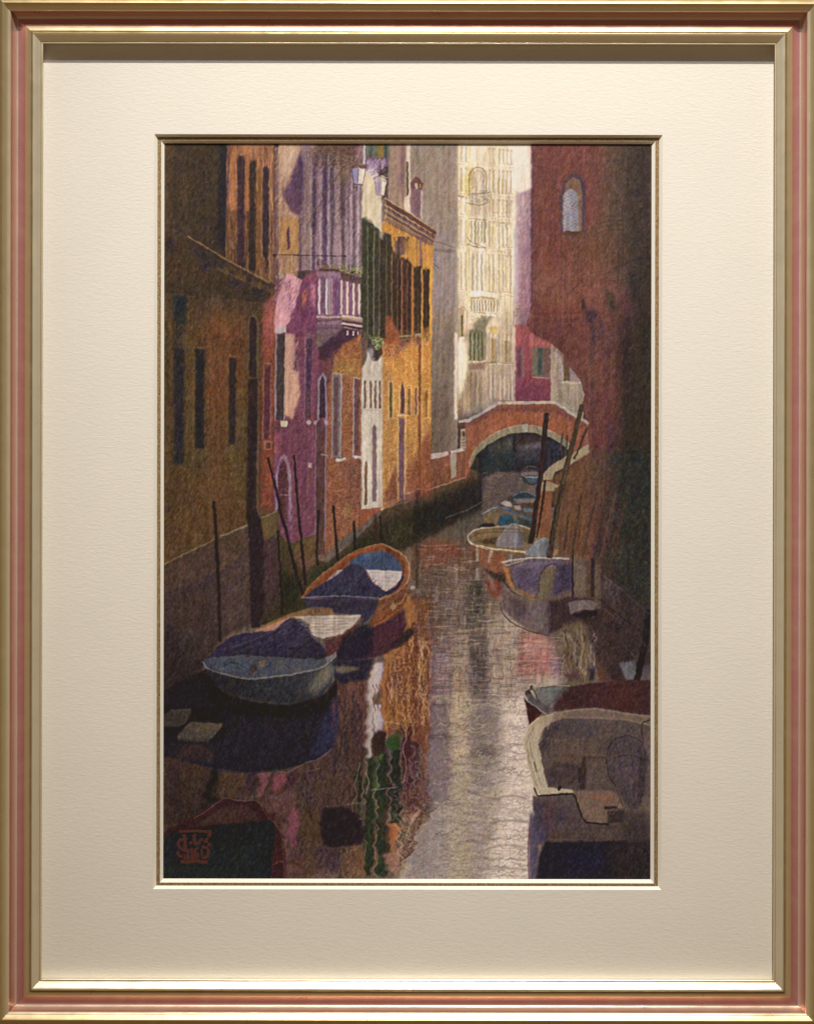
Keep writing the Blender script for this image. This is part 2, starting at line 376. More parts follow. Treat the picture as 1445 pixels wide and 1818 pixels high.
def town():
    R('70 54 44', 282, 248, 1168, 900)
    # far pale houses
    R('226 214 192', 806, 248, 945, 720)
    P('232 220 210', '905,248 945,248 945,335 922,345 905,330', b=2)
    P('178 158 168', '915,340 943,332 943,600 914,600', b=3, c2='156 112 130')
    R('164 140 170', 936, 380, 943, 560, a=.7, b=2)
    R('178 176 190', 910, 400, 919, 540, a=.7, b=3)
    P('186 174 150', '808,600 914,540 914,730 808,745', b=10, c2='150 132 118')
    P('196 196 192', '870,300 890,300 890,700 870,700', a=.35, b=6)
    vstr([(812, 815, '205 190 120'), (826, 833, '206 190 90'), (843, 848, '160 150 130'), (856, 861, '200 196 190'), (871, 874, '190 170 90'),
          (883, 886, '186 170 110'), (894, 897, '190 180 150'), (902, 905, '180 178 184'), (878, 880, '170 160 130'), (889, 891, '196 182 130')], 262, 540, a=.55, b=1.2)
    # windows and balconies of the pale front
    P('178 160 84', '828,305 835,298 845,300 845,335 832,340', a=.75, b=2)
    P('160 150 140', '835,298 862,302 866,335 838,338', a=.55, b=2)
    P('150 142 128', '828,340 868,338 866,360 834,364', a=.75, b=3)
    P('198 182 90', '814,320 832,300 834,350 822,345', a=.7, b=3)
    L('120 100 100', '811,346 822,350', 3, .8); L('238 230 222', '812,351 822,356', 4, .8)
    P('150 140 122', '832,362 865,364 862,385 834,384', a=.55, b=3)
    for x in (842, 849, 856): R('128 130 92', x, 388, x + 3, 432, b=.8, a=.8)
    L('120 112 96', '828,420 836,430 848,434 860,440', 2.5, .7, sm=1)
    for x in (867, 873): R('186 166 76', x, 402, x + 2.5, 440, b=.8, a=.8)
    R('150 120 50', 871, 350, 874, 375, b=1, a=.8)
    for x in (884, 890, 896): R('176 160 110', x, 318, x + 2, 345, b=.8, a=.7)
    for x in (838, 846, 853): R('160 156 120', x, 445, x + 3, 515, b=1, a=.6)
    for x in (815, 862, 868, 877, 884): R('200 184 130', x, 440, x + 2, 540, b=1, a=.6)
    for x in (894, 900, 905): R('160 150 110', x, 420, x + 2, 560, b=1, a=.5)
    # balcony
    L('232 222 206', '832,524 856,522 878,527', 4, .95)
    R('160 140 84', 834, 528, 878, 534, a=.7, b=1)
    for x in range(835, 880, 4): R('232 222 204', x, 531, x + 2, 553, a=.8); R('140 122 70', x + 2, 532, x + 3.6, 552, a=.7)
    L('228 218 200', '858,556 878,558', 3.5, .95); L('206 170 90', '840,556 857,554', 3, .8)
    P('110 106 84', '838,575 856,560 874,562 866,575 860,588 840,592', b=2, a=.85)
    P('226 216 198', '878,560 884,580 880,600 862,590 866,578', b=2)
    P('190 160 84', '866,580 884,578 882,594 868,592', b=2, a=.8)
    P('150 120 60', '813,548 822,545 824,600 812,600', b=2, a=.6)
    R('64 54 40', 818, 560, 821, 600, b=.8); E('236 228 220', 819, 600, 5, 3)
    # lower shutters and windows
    P('108 110 78', '832,585 862,588 862,642 832,640', b=1.5)
    for x in (838, 846, 853): R('168 166 130', x, 590, x + 1.5, 640, a=.7); R('66 76 58', x + 3, 590, x + 5, 640, a=.6)
    L('214 206 190', '830,643 862,641', 2.5)
    P('122 82 80', '829,646 862,644 860,655 832,657', b=1.5, a=.85)
    R('132 100 44', 870, 600, 878, 645, b=1.5, a=.9)
    R('128 104 50', 894, 606, 903, 642, b=1.5, a=.9)
    P('216 206 176', '811,605 828,605 830,660 822,690 811,700', b=2)
    vstr([(833, 838, '120 84 56'), (841, 845, '96 86 76'), (848, 853, '112 104 90'), (826, 830, '150 130 80')], 660, 725, a=.75, b=1.5)
    vstr([(811, 816, '150 120 40'), (889, 893, '120 92 100'), (903, 907, '130 104 84'), (872, 877, '120 106 104')], 690, 735, a=.7, b=1.2)
    P('164 148 160', '856,670 914,650 914,716 870,722', b=6, a=.35)
    # purple-red house over the bridge
    P('168 90 88', '914,575 940,575 978,600 978,716 914,716', c2='132 62 86', b=1)
    P('196 116 112', '940,586 978,606 978,618 940,612', a=.6, b=3)
    P('122 110 120', '912,548 938,548 938,580 914,580', a=.35, b=4)
    for q in ('911,551 911,578 916,580', '913,548 936,548', '913,560 918,560', '920,552 938,552'): L('100 84 84', q, 1.5, .7)
    P('112 72 92', '916,616 926,616 925,672 916,672', b=1.5); R('150 116 104', 926, 616, 929, 670, b=1)
    R('120 112 92', 944, 616, 976, 668, b=1); R('74 84 78', 954, 618, 963, 666, b=1.2); R('116 88 78', 963, 618, 975, 666, b=1)
    L('186 166 150', '944,669 976,671', 2.4)
    P('96 50 80', '916,680 976,674 976,712 914,714', a=.35, b=6)
    # cream wall right
    P('176 160 136', '977,605 1000,620 1010,650 1034,680 1040,712 1030,760 977,720', b=.8)
    P('186 170 166', '979,608 992,618 1000,640 998,676 992,676 990,640', a=.8, b=1.5)
    P('104 82 56', '999,632 1012,640 1012,678 999,678', b=1); P('152 134 136', '1011,644 1025,660 1033,678 1012,678', b=1)
    L('204 188 160', '992,678 1034,679', 4)
    L('150 132 120', '1005,718 1028,722', 2, .6); L('150 132 120', '1008,726 1028,730', 2, .6)
    # grey house
    P('158 148 138', '688,248 812,248 812,812 760,812 760,560 688,560')
    P('150 142 150', '740,420 812,400 812,560 750,560', b=14, a=.7)
    P('116 104 98', '755,600 808,600 806,812 755,812', b=8, c2='104 92 82', a=.9)
    P('136 126 116', '755,560 808,560 808,680 755,680', b=10, a=.8)
    P('98 92 62', '755,730 770,730 770,800 755,800', b=5, a=.6)
    L('112 104 96', '768,428 784,432 808,440', 2, .8, sm=1); L('100 96 92', '768,444 808,446', 5, .5, b=1)
    L('96 80 70', '766,466 779,476', 1.6, .7); L('126 116 108', '764,583 806,581', 2, .6)
    L('130 118 112', '775,300 790,340 778,380 792,420', 2, .25, sm=1)
    R('238 230 216', 806, 590, 811, 745, b=1.2, a=.9)
    R('172 158 132', 808, 262, 813, 590, b=2, a=.5)
    R('168 146 130', 688, 248, 722, 400, b=2); R('150 118 130', 704, 262, 720, 330, b=4, a=.7)
    R('110 84 80', 712, 262, 716, 360, b=1.5, a=.5)
    R('226 218 200', 720, 255, 727, 385, b=1.2); R('72 68 48', 720.5, 287, 724, 350, b=.6); P('230 222 206', '717,352 725,345 725,375 717,372', b=1)
    # chimney post
    P('134 104 122', '728,335 746,335 747,390 728,378', b=1); R('216 206 210', 746, 338, 749, 390, b=.8, a=.8)
    P('118 76 82', '727,325 737,313 751,325 748,337 729,335'); R('186 182 168', 736, 325, 741, 335); R('196 150 96', 744, 326, 747, 334)
    # ---- violet house front with long stripes ----
    R('164 130 142', 534, 248, 642, 480)
    P('120 86 70', '560,248 640,248 640,282 615,300 575,292 555,300', b=4)
    vstr([(534, 541, '166 134 150'), (541, 549, '172 144 152'), (549, 553, '200 176 184'), (553, 560, '92 62 96'), (562, 566, '166 128 146'), (566, 571, '198 160 176'),
          (572, 580, '88 62 112'), (581, 584, '204 176 190'), (585, 592, '110 88 96'), (593, 597, '180 150 150'), (598, 603, '206 160 180'), (605, 611, '120 92 84'),
          (612, 616, '186 152 160'), (617, 621, '140 100 140'), (622, 625, '220 200 200'), (626, 631, '136 104 120'), (632, 638, '206 182 188'), (638, 642, '150 120 130')], 275, 480, a=.85, b=1)
    for x, y in ((556, 380), (576, 330), (587, 340), (608, 360)): R('70 48 98', x - 3, y - 50, x + 3, y + 30, b=2.5, a=.75)
    P('150 120 70', '598,280 618,270 628,300 610,340 600,330', b=4, a=.6)
    for x in (560, 577, 588, 600, 613, 628): R('206 178 200', x + 3, 400, x + 6, 470, b=1.2, a=.6)
    hatch('550,262 636,262 636,300 560,300', ['86 56 52', '150 120 90', '70 48 60', '170 140 120'], 500, 40, 6, 1.5, .6, 60)
    L('96 60 50', '545,400 580,340 618,284', 1.6, .85); L('110 70 60', '585,395 610,360 632,330', 1.6, .8)
    for q in ('612,262 622,272 628,266', '622,270 636,264 640,276 630,284'): L('160 104 70', q, 2.2, .8, sm=1)
    R('178 130 156', 630, 262, 640, 280, b=2); R('214 206 214', 643, 255, 648, 292, b=1)
    # shutters at the top
    P('112 118 96', '648,255 691,255 691,283 648,281'); R('76 84 76', 654, 258, 660, 281, b=1); R('150 126 60', 669, 256, 679, 280, b=1); R('70 80 80', 680, 256, 686, 282, b=1)
    P('146 110 160', '648,280 690,282 678,300 664,312 650,305', b=2)
    for x in (652, 657, 662, 671, 678, 684): E('112 70 84', x, 281 + RNG.uniform(-2, 2), 2.2, 2.2, a=.8)
    # cream strip
    P('222 210 176', '642,305 662,300 672,310 678,330 679,420 668,412 655,398 641,392', b=1)
    P('214 206 212', '644,300 664,300 676,330 660,318', b=2.5, a=.8)
    # lamps
    P('168 158 214', '622,299 636,298 635,327 628,326', b=.4); P('234 222 202', '635,298 649,300 643,328 634,327', b=.4)
    for i in range(8): E(['150 104 110', '120 76 90'][i % 2], 621 + i * 3.7, 296, 2.2, 3.2)
    R('120 80 84', 628, 283, 642, 292, a=.6, b=2); L('100 62 72', '628,327 644,329', 1.6)
    L('120 80 90', '633,329 632,340', 1.8); L('180 150 160', '637,285 640,292', 3, .7)
    P('182 166 202', '665,322 678,322 676,347 668,346', b=.4); P('228 216 186', '679,321 685,323 681,347 677,346', b=.4)
    P('200 182 200', '661,318 672,312 686,314 690,322 666,323', b=.6); E('206 200 160', 678, 315, 4, 4); E('120 120 112', 687, 319, 3.5, 3)
    L('96 64 90', '671,284 675,300 674,312', 3, .85, sm=1, b=.5); L('226 214 230', '678,284 678,300', 3, .7); L('140 110 110', '688,325 684,350 690,362', 1.6, .7)
    # ---- ochre house, cornice ----
    P('212 146 60', '677,385 768,430 766,600 764,900 678,930 678,600')
    hatch('677,385 768,430 766,610 679,610', ['236 184 90', '186 108 48', '222 160 60', '200 150 90', '150 88 50'], 1700, 65, 4, 1.3, .5, 40)
    P('150 118 96', '678,350 775,410 768,434 760,436 677,390')
    for k, (c, w, dy) in enumerate((('204 190 118', 2.6, 1), ('112 62 60', 7, 7), ('196 178 112', 2, 13), ('124 88 92', 5, 18), ('180 156 100', 2.2, 23), ('110 74 70', 4, 28), ('190 150 84', 2, 32))):
        L(c, [[681 + k * .2, 350 + dy], [728, 379 + dy * .93], [774 - k * 1.2, 410 + dy * .7]], w, .92)
    for i in range(26):
        x = 686 + i * 3.3; L('62 34 40', [[x + 1, 353 + (x - 684) * .62 + 1], [x, 353 + (x - 684) * .62 + 9]], 1.3, .7)
        if i % 3 == 0: L('84 52 62', [[x, 366 + (x - 684) * .6], [x + 4, 372 + (x - 684) * .6]], 3, .7)
    P('118 86 92', '676,350 683,352 680,392 675,400', b=1); L('200 186 120', '684,358 686,372 682,388', 1.8, .8, sm=1)
    for x in range(690, 768, 5): L('130 80 50', [[x, 392 + (x - 684) * .47], [x + 2, 398 + (x - 684) * .47]], 2, .7)
    E('112 72 72', 712, 437, 12, 17, rot=.2); E('136 100 108', 706, 440, 5, 11, a=.6, b=1.5); L('90 56 60', '704,422 716,421 723,432', 2, .7, sm=1)
    P('120 84 74', '698,448 712,446 710,470 696,462', b=2, a=.8)
    R('138 96 102', 743.5, 420, 748.5, 476, b=.7); P('134 84 96', '736,418 752,422 750,428 738,424')
    # dark shutters
    P('64 66 46', '641,388 650,385 660,392 664,402 672,408 672,620 643,620', b=1); P('74 78 56', '660,392 664,402 672,408 672,414 658,404', a=.7)
    P('60 52 42', '672,410 694,416 694,600 672,600', b=1); P('66 56 42', '694,420 696,446 712,458 712,600 694,600', b=1)
    P('70 42 40', '712,455 729,466 729,600 712,600', b=1); P('58 44 34', '734,474 747,472 747,596 734,596', b=.8); P('58 44 32', '750,478 761,478 760,582 750,578', b=.8)
    vstr([(645, 649, '94 96 60'), (652, 655, '40 40 34'), (661, 663, '120 116 70'), (665, 669, '44 44 38'), (677, 679, '132 104 76'), (684, 688, '40 34 36'), (690, 692, '120 96 66'),
          (699, 702, '110 82 50'), (705, 709, '46 32 30'), (716, 718, '110 60 50'), (721, 725, '42 28 30'), (738, 741, '100 68 42'), (753, 756, '92 60 38')], 420, 600, a=.6, b=.8)
    vstr([(730, 732.5, '190 120 60'), (747.5, 749.5, '206 140 64'), (762, 766, '224 164 60')], 470, 605, a=.95, b=.5)
    P('64 80 84', '650,500 668,500 668,600 652,600', a=.45, b=4); P('110 60 96', '653,560 668,560 664,620 655,620', a=.5, b=3)
    # ---- lower ochre house ----
    P('158 84 54', '680,590 735,590 748,600 722,612 700,640 680,632', b=3)
    P('100 50 70', '738,596 745,596 742,612 737,612', b=1.5); P('110 60 66', '715,600 728,604 712,622 704,622', b=2)
    P('176 148 120', '684,560 690,560 690,568 684,568', a=.7)
    P('158 76 50', '684,568 712,562 710,600 684,606', b=2, a=.9)
    hatch('680,560 766,590 764,770 680,880', ['236 180 84', '186 104 44', '150 78 50', '226 160 70', '212 150 100', '200 130 40'], 3200, 70, 3.6, 1.3, .5, 45)
    L('190 170 140', '710,598 728,597', 3, .8); L('196 180 140', '736,594 746,596', 3, .9); P('120 130 60', '714,585 734,583 734,596 716,598', b=2)
    P('136 140 60', '740,575 748,575 746,590 739,590', b=1.5, a=.7)
    R('98 86 40', 691, 680, 696, 742, b=.6)
    for q in ('690,676 698,676 697,746 689,746 690,676', '707,738 709,690 714,672 719,690 720,736', '705,890 706,740', '720,738 718,890', '722,684 730,684 730,738', '742,686 736,686 736,736 742,736', '753,690 761,688 760,742 752,744'):
        L('206 180 110', q, 1.5, .85)
    P('104 60 76', '711,735 711,695 714,674 718,695 717,735', b=.6); R('120 86 96', 707.5, 742, 717, 890, b=1)
    L('216 196 150', '704,737 724,738', 2.4); R('134 90 50', 724, 690, 728, 738, b=.6); R('134 88 84', 737, 688, 741, 736, b=.6); R('150 100 50', 754, 694, 758, 740, b=.6)
    R('136 76 42', 742, 600, 747, 885, b=.8, a=.85); R('208 156 80', 748, 600, 749.5, 880, a=.7)
    P('140 72 48', '763,765 766,880 720,895 720,830 745,795', b=2.5, a=.9); P('140 74 52', '704,822 706,895 680,900 682,880', b=2, a=.85)
    hatch('763,765 766,885 680,905 690,860 720,825', ['186 112 70', '100 48 40', '160 84 56'], 500, 50, 6, 1.4, .55, 50)
    # cream strip, lower part
    P('112 84 70', '641,600 652,600 652,640 641,650'); P('226 216 188', '641,655 650,640 652,622 660,640 670,642 678,630 679,905 641,906', b=.8)
    P('206 194 200', '652,620 662,618 662,640 655,642', b=2, a=.7)
    for x in (646, 656, 664.5, 672.5): R('132 94 58', x, 676, x + 3.4, 725, b=.5)
    L('190 160 130', '643,728 676,729', 1.5, .8); L('200 180 150', '643,674 676,675', 1.2, .8)
    P('140 108 110', '661,758 664,752 668,760 669,890 661,890', b=.5); P('134 92 56', '647,822 650,818 652,824 652,896 647,898', b=.5)
    R('120 90 74', 662, 756, 667, 780, b=1, a=.6)
    P('196 176 150', '668,885 678,880 678,900 668,904', a=.8)
    # plants of the white strip
    hatch('653,578 680,582 684,612 668,622 656,606', ['130 160 70', '170 190 110', '76 92 50', '100 130 60', '190 200 140'], 420, 40, 5, 2, .8, 80)
    # ---- brick house under the balcony ----
    P('188 104 56', '575,600 641,585 641,905 680,900 640,935 600,960 570,990 570,640', c2='160 82 52')
    P('208 140 52', '588,640 605,618 640,600 641,672 590,665', b=2)
    hatch('578,600 641,590 641,920 600,965 576,985', ['214 132 60', '150 70 44', '190 96 62', '120 56 60', '226 160 90'], 3000, 20, 3.6, 1.3, .5, 45)
    P('74 40 78', '572,600 585,592 640,578 641,592 610,610 594,632 586,680 572,700', b=2.5)
    P('150 78 60', '572,640 586,635 582,900 572,920', b=3, a=.7)
    P('150 128 124', '591,668 606,664 605,812 590,812', b=1); P('124 84 80', '592,668 604,668 603,810 592,812', b=1)
    L('204 180 160', '606,664 604,812', 2, .8); L('196 160 140', '591,664 589,812', 1.8, .7); L('196 160 130', '590,662 607,666', 2, .8)
    P('132 78 72', '628,672 637,672 637,810 626,808', b=.8); L('196 170 160', '628,672 626,815', 2.2, .85); L('214 180 140', '624,670 638,672', 2)
    L('214 200 176', '596,817 614,815', 4.5); L('214 200 180', '628,811 648,813', 4)
    P('100 54 60', '598,822 640,818 640,900 622,905 622,860', b=5, a=.45); P('200 166 60', '612,900 622,894 620,918 612,916', b=3, a=.8)
    O = '680,612 764,605 764,880 680,900'; B = '580,600 641,590 641,930 600,965 578,980'
    contour(O, 2.4, 2, 110, '238 196 110', .9, 1.2, .55, b=1); contour(O, 2.2, 1.8, 111, '150 84 40', .9, 1.2, .5, b=1)
    contour(B, 2.6, 1.7, 112, '226 160 90', .9, 1.2, .45, b=1); contour(B, 2.6, 1.6, 113, '110 54 40', .9, 1.2, .5, b=1)
    contour('641,650 679,630 679,905 641,905', 2, 4, 114, '160 140 110', .8, .9, .35, b=1)
    contour('812,255 905,255 914,720 812,730', 1.8, 14, 115, '176 156 84', .8, 1, .35, b=1); contour('815,300 905,300 910,720 815,700', 2, 8, 116, '120 110 104', .8, .9, .25, b=2)
    contour('815,255 910,255 910,540 815,540', 1.8, 12, 117, '246 238 222', .8, 1.4, .4, b=1); contour('690,262 806,262 806,800 765,800', 3, 6, 118, '120 108 110', .7, .9, .25, b=2)
    contour('980,600 1035,690 1030,740 980,715', 2.2, 2, 119, '120 104 84', .9, 1, .4, b=1)
    # ---- balcony ----
    P('150 90 150', '562,480 600,478 640,490 640,566 600,560 563,562')
    P('128 78 148', '586,490 605,488 604,558 588,560', b=1.5); P('104 66 130', '606,488 612,488 606,505', b=1)
    for x, c in ((565, '212 186 220'), (578, '204 190 220'), (583, '160 140 170'), (587, '204 140 150'), (605, '214 180 190')): R(c, x, 494, x + 3, 558, b=.6, a=.9)
    R('118 84 104', 569, 492, 577, 556, b=1, a=.8)
    for x in (616, 626, 637): R('224 196 190', x, 510 + (x - 616) * .2, x + 2.2, 563, b=.5, a=.9)
    for x in (620, 631): R('128 82 124', x, 500, x + 4, 530, b=1.5, a=.8)
    P('96 72 66', '605,482 640,494 646,498 640,505 606,496', b=1); P('84 52 50', '566,474 606,477 606,485 566,484', b=1.2)
    for i in range(7): L('64 40 36', [[608 + i * 5, 486 + i], [605 + i * 5, 500 + i]], 1.3, .7)
    hatch('602,468 640,472 660,484 658,496 640,492 600,480', ['130 160 80', '170 190 100', '90 110 50', '196 190 150', '150 90 70'], 420, 40, 5, 2, .75, 80)
    hatch('570,470 606,470 606,478 570,478', ['150 130 70', '180 160 110', '120 70 50'], 120, 10, 6, 1.6, .7, 40)
    E('110 64 62', 567, 467, 6, 5); R('140 90 84', 562, 460, 572, 464); L('80 50 54', '560,478 566,484 562,500', 2, .6)
    P('150 112 130', '562,560 606,560 606,572 563,571'); P('186 158 150', '606,560 645,566 646,574 606,568'); L('214 184 200', '562,563 605,563', 2.4)
    L('92 58 96', '562,569 606,568', 2, .7); L('226 206 190', '606,561 644,566', 3.4); L('110 62 66', '608,570 644,577', 2, .8); L('224 196 206', '610,574 644,579', 2.6)
    P('104 82 118', '561,572 606,572 610,582 566,584'); P('116 84 112', '561,584 612,580 606,594 585,602 570,616 562,612', c2='112 84 96'); L('220 200 196', '610,582 642,588', 3)
    P('74 42 72', '606,586 640,588 636,596 606,604', b=1); R('206 176 180', 614, 587, 617, 593); R('206 176 180', 625, 588, 628, 594)
    # ---- pink and violet wall ----
    P('124 66 110', '482,560 536,500 562,480 562,610 574,640 574,985 500,985 482,900')
    P('122 64 104', '507,486 536,497 562,478 562,600 520,610 500,590')
    P('226 164 172', '508,484 520,487 536,498 522,545 512,572 500,592 487,592 484,560 493,520 503,500', b=1)
    P('230 176 166', '510,488 533,498 520,535 505,520', a=.6, b=3); P('206 130 150', '486,560 500,560 498,590 486,592', a=.6, b=3)
    P('208 130 84', '536,520 545,516 542,534 536,545', b=1.5, sm=1); R('206 134 160', 551, 505, 559, 545, b=1.5)
    P('150 90 110', '538,492 558,478 560,500 545,504', b=2, a=.7)
    P('206 150 158', '508,592 522,592 526,640 518,655 528,660 532,700 520,745 505,735', c2='214 160 150', b=1.5)
    P('226 170 150', '515,668 530,662 530,720 510,728', b=3, a=.6)
    P('106 56 110', '520,592 535,592 530,655 516,650', b=3, a=.8); L('110 60 50', '514,664 526,662', 1.6, .7)
    P('76 58 68', '491,594 506,594 504,746 489,746', b=.8); L('170 150 180', '489,592 487,748', 2, .8); L('196 160 150', '507,592 504,746', 2, .8)
    P('190 178 184', '491,580 508,580 507,590 490,591', b=.6); P('208 190 192', '498,748 511,748 510,758 498,757'); P('110 60 76', '486,748 498,748 496,768 484,768', b=1.5)
    P('190 96 110', '484,775 500,768 494,800 486,812', b=3, a=.8)
    P('72 46 98', '544,600 555,600 551,742 543,742', b=1); L('160 136 180', '542,596 540,752', 1.8, .7); L('150 96 140', '556,600 552,742', 1.6, .7); P('130 90 130', '541,592 560,594 558,600 542,600')
    R('110 76 70', 544, 690, 549, 740, b=1, a=.7)
    for x in (548, 561, 579): E('196 170 200', x, 750, 4, 4, b=.6)
    # arched window + pillar
    P('160 140 190', '563,745 565,675 572,661 579,670 581,745 578,745 577,676 572,666 568,676 567,745'); P('58 38 72', '567,742 568,678 572,667 577,678 577,742')
    P('104 62 78', '562,748 577,748 577,985 561,985', c2='92 62 62'); L('152 132 184', '561,745 559,950', 2, .85); L('160 146 196', '579,745 577,960', 2.4, .85)
    L('190 176 210', '569,807 583,809', 3, .8)
    # arched door
    P('160 136 184', '489,905 490,840 496,815 503,806 510,813 517,840 518,925 513,925 512,845 508,822 502,812 497,822 493,845 493,905'); P('86 46 64', '493,905 493,845 498,822 503,813 508,824 511,848 512,930 500,930')
    L('186 150 170', '497,879 518,879', 2, .8); P('150 110 190', '510,890 518,890 520,960 512,950', a=.4, b=2)
    R('120 70 80', 547, 830, 553, 875, b=1); R('204 176 190', 547, 822, 554, 830, b=.6); L('170 110 140', '546,830 545,878', 1.4, .7)
    hatch('484,770 560,760 560,980 500,980', ['150 80 140', '96 46 80', '170 90 120', '110 70 150'], 900, 60, 7, 1.5, .45)
    hatch('507,500 560,490 560,745 520,745', ['160 90 150', '96 50 100', '190 110 130', '90 60 140'], 900, 60, 7, 1.5, .4)
    # ---- left upper facade ----
    R('118 82 56', 398, 248, 486, 520)
    vstr([(401, 408, '122 84 86'), (409, 420, '164 110 66'), (434, 442, '172 116 68'), (455, 463, '138 100 56'), (477, 484, '164 120 84')], 255, 380, a=.95, b=1.2)
    vstr([(401, 420, '104 76 42'), (434, 442, '112 80 44'), (455, 463, '112 88 48'), (477, 484, '140 100 72')], 375, 490, a=.95, b=2.5)
    P('164 118 84', '420,255 486,255 486,290 470,300 442,280 430,285 420,275', b=2.5)
    P('54 36 52', '420,282 428,276 433,290 433,478 421,474', b=1.2); P('44 36 34', '443,288 448,284 454,290 453,482 441,478', b=1.2); P('46 38 56', '466,298 472,295 477,300 476,480 470,455 465,450', b=1)
    L('150 120 80', '464,300 463,448', 1.4, .7); L('160 130 90', '478,300 478,505', 1.4, .6); P('168 132 104', '463,448 470,456 480,455 478,468 466,462', b=1.2)
    P('56 40 50', '442,478 450,490 452,520 442,520', b=2, a=.6)
    R('120 84 84', 484, 262, 492, 495, b=2, a=.85); R('150 126 116', 490, 262, 494, 470, b=1.5, a=.6)
    P('196 158 124', '494,255 534,255 534,480 494,490', b=1)
    R('226 196 160', 500, 262, 530, 285, b=5, a=.7)
    P('84 56 112', '531,272 538,290 535,385 516,378 502,345 514,320', b=2, c2='120 76 92'); R('62 42 120', 528, 300, 537, 360, b=3, a=.6)
    P('196 150 84', '497,390 533,388 532,452 497,455', b=2); P('90 52 84', '509,408 513,402 514,440 508,448', b=1)
    P('170 136 124', '534,330 540,300 548,262 556,262 552,480 537,480', b=3, a=.7); R('76 52 92', 528, 385, 534, 490, b=1.5, a=.8)
    P('186 150 104', '494,455 528,455 528,490 500,486', b=1.5, a=.8); P('130 84 92', '492,490 505,486 500,515 488,540 486,505', b=1.5)
    P('176 164 132', '494,484 504,482 504,494 494,496', b=.8)
    # ---- dark left wall ----
    P('70 54 36', '282,248 402,248 400,470 335,420 282,395', c2='56 46 40'); P('98 70 42', '282,248 305,248 300,420 282,420', b=5, a=.6)
    P('58 48 36', '320,262 390,262 385,430 340,410', b=12, a=.7); P('30 26 42', '388,248 403,248 398,450 384,435', b=3)
    P('100 68 32', '300,360 330,300 340,330 320,400', b=8, a=.25)
    P('72 54 36', '282,420 335,422 486,505 488,560 440,600 282,640')
    P('44 38 48', '335,428 400,470 395,490 340,450', b=4, a=.7)
    L('130 92 60', '332,419 380,447 397,458', 1.8, .6); L('128 96 60', '397,458 445,484', 2.2, .8); L('180 160 120', '452,487 479,503', 2.4, .85)
    P('44 34 62', '405,498 430,500 430,512 408,508', b=2, a=.8); P('40 34 54', '448,512 468,515 466,530 450,525', b=2, a=.8)
    for x, y in ((392, 480), (418, 488), (448, 505), (470, 510), (476, 515)): E('130 100 60', x, y, 8, 3, rot=.5, a=.5, b=1.5)
    P('40 34 74', '300,425 310,425 306,450 300,450', b=3, a=.7); P('42 36 70', '358,465 372,470 368,485 358,482', b=3, a=.7)
    # ---- lower left wall ----
    P('96 66 42', '282,520 488,540 486,925 282,1010', c2='100 70 44')
    P('132 76 46', '360,560 440,560 440,700 362,720', b=16, a=.7); P('120 72 46', '372,640 405,640 405,820 372,820', b=8, a=.6)
    P('80 66 40', '282,560 310,560 310,900 282,900', b=6, a=.7); P('96 84 44', '326,600 348,600 346,860 326,860', b=4, a=.6)
    P('100 84 42', '415,690 442,690 438,900 415,900', b=6, a=.6); P('84 56 44', '282,850 330,850 330,940 282,960', b=8, a=.7)
    P('74 44 36', '462,770 482,770 480,900 462,905', b=4, a=.4)
    R('28 40 58', 309, 525, 330, 578, b=2.5); R('46 40 54', 309, 560, 325, 620, b=4); R('32 34 64', 309, 615, 327, 826, b=2.5)
    R('60 46 56', 355, 534, 361, 555, b=2, a=.5); L('120 90 50', '306,523 334,523 334,590', 1.5, .5)
    E('66 52 40', 385, 598, 11, 12, a=.7, b=3); P('64 44 44', '350,600 366,598 366,616 348,616', b=2, a=.8); P('80 46 36', '408,606 430,606 432,632 408,630', b=3, a=.7)
    R('34 32 54', 347, 620, 364, 798, b=1.2); R('84 62 56', 358, 650, 364, 795, b=1.2, a=.7); L('132 114 60', '344,614 343,800', 2, .4); L('130 100 70', '367,618 364,800', 1.8, .4); L('160 140 90', '344,617 366,619', 1.6, .5)
    R('46 36 48', 406, 636, 419, 790, b=1.2); L('134 120 64', '404,632 403,790', 1.8, .4); L('134 110 70', '421,634 418,790', 2, .45); L('150 130 84', '404,630 422,634', 1.5, .5)
    P('96 78 50', '342,800 365,798 362,828 342,826', b=1.5); P('104 86 56', '401,795 418,792 417,815 400,814', b=1.5)
    for k, (c, a) in enumerate((('150 96 50', .35), ('50 36 30', .4), ('110 96 50', .3))):
        contour('290,560 438,560 438,950 290,1000', 1.8, 5, 120 + k, c, .8, 1.1, a, b=3); contour('292,262 400,262 396,440 300,420', 1.8, 4, 124 + k, c, .8, 1, a * .5, b=3)
    contour('534,262 640,262 640,480 534,480', 1.4, 12, 128, '84 56 84', .8, 1.1, .45, b=2); contour('494,262 534,262 534,480 494,490', 1.8, 6, 129, '120 76 60', .8, 1.1, .4, b=2)
    contour('401,262 486,262 486,490 401,490', 1.5, 12, 130, '60 40 36', .8, 1.3, .5, b=2); contour('401,300 486,300 486,500 401,480', 1.5, 10, 131, '176 130 80', .8, 1, .4, b=2)
    # dark pipe column
    P('120 100 70', '440,572 444,563 449,560 455,563 459,572 459,680 440,680', b=.8, a=.8); P('52 34 44', '442,578 445,566 449,563 454,566 456,578 455,670 442,670', b=.8)
    P('56 34 40', '441,672 458,672 455,925 437,925', b=1.5); P('40 26 40', '443,720 452,720 450,915 441,915', b=2, a=.7)
    L('140 112 90', '459,680 457,925', 3, .5, b=.8); P('96 54 30', '461,560 466,560 462,905 459,905', b=1, a=.6)
    P('146 76 52', '466,560 482,545 488,600 484,775 484,905 464,905', c2='128 66 50', b=1.5); P('172 92 92', '467,540 488,520 487,600 470,620', b=3, a=.8)
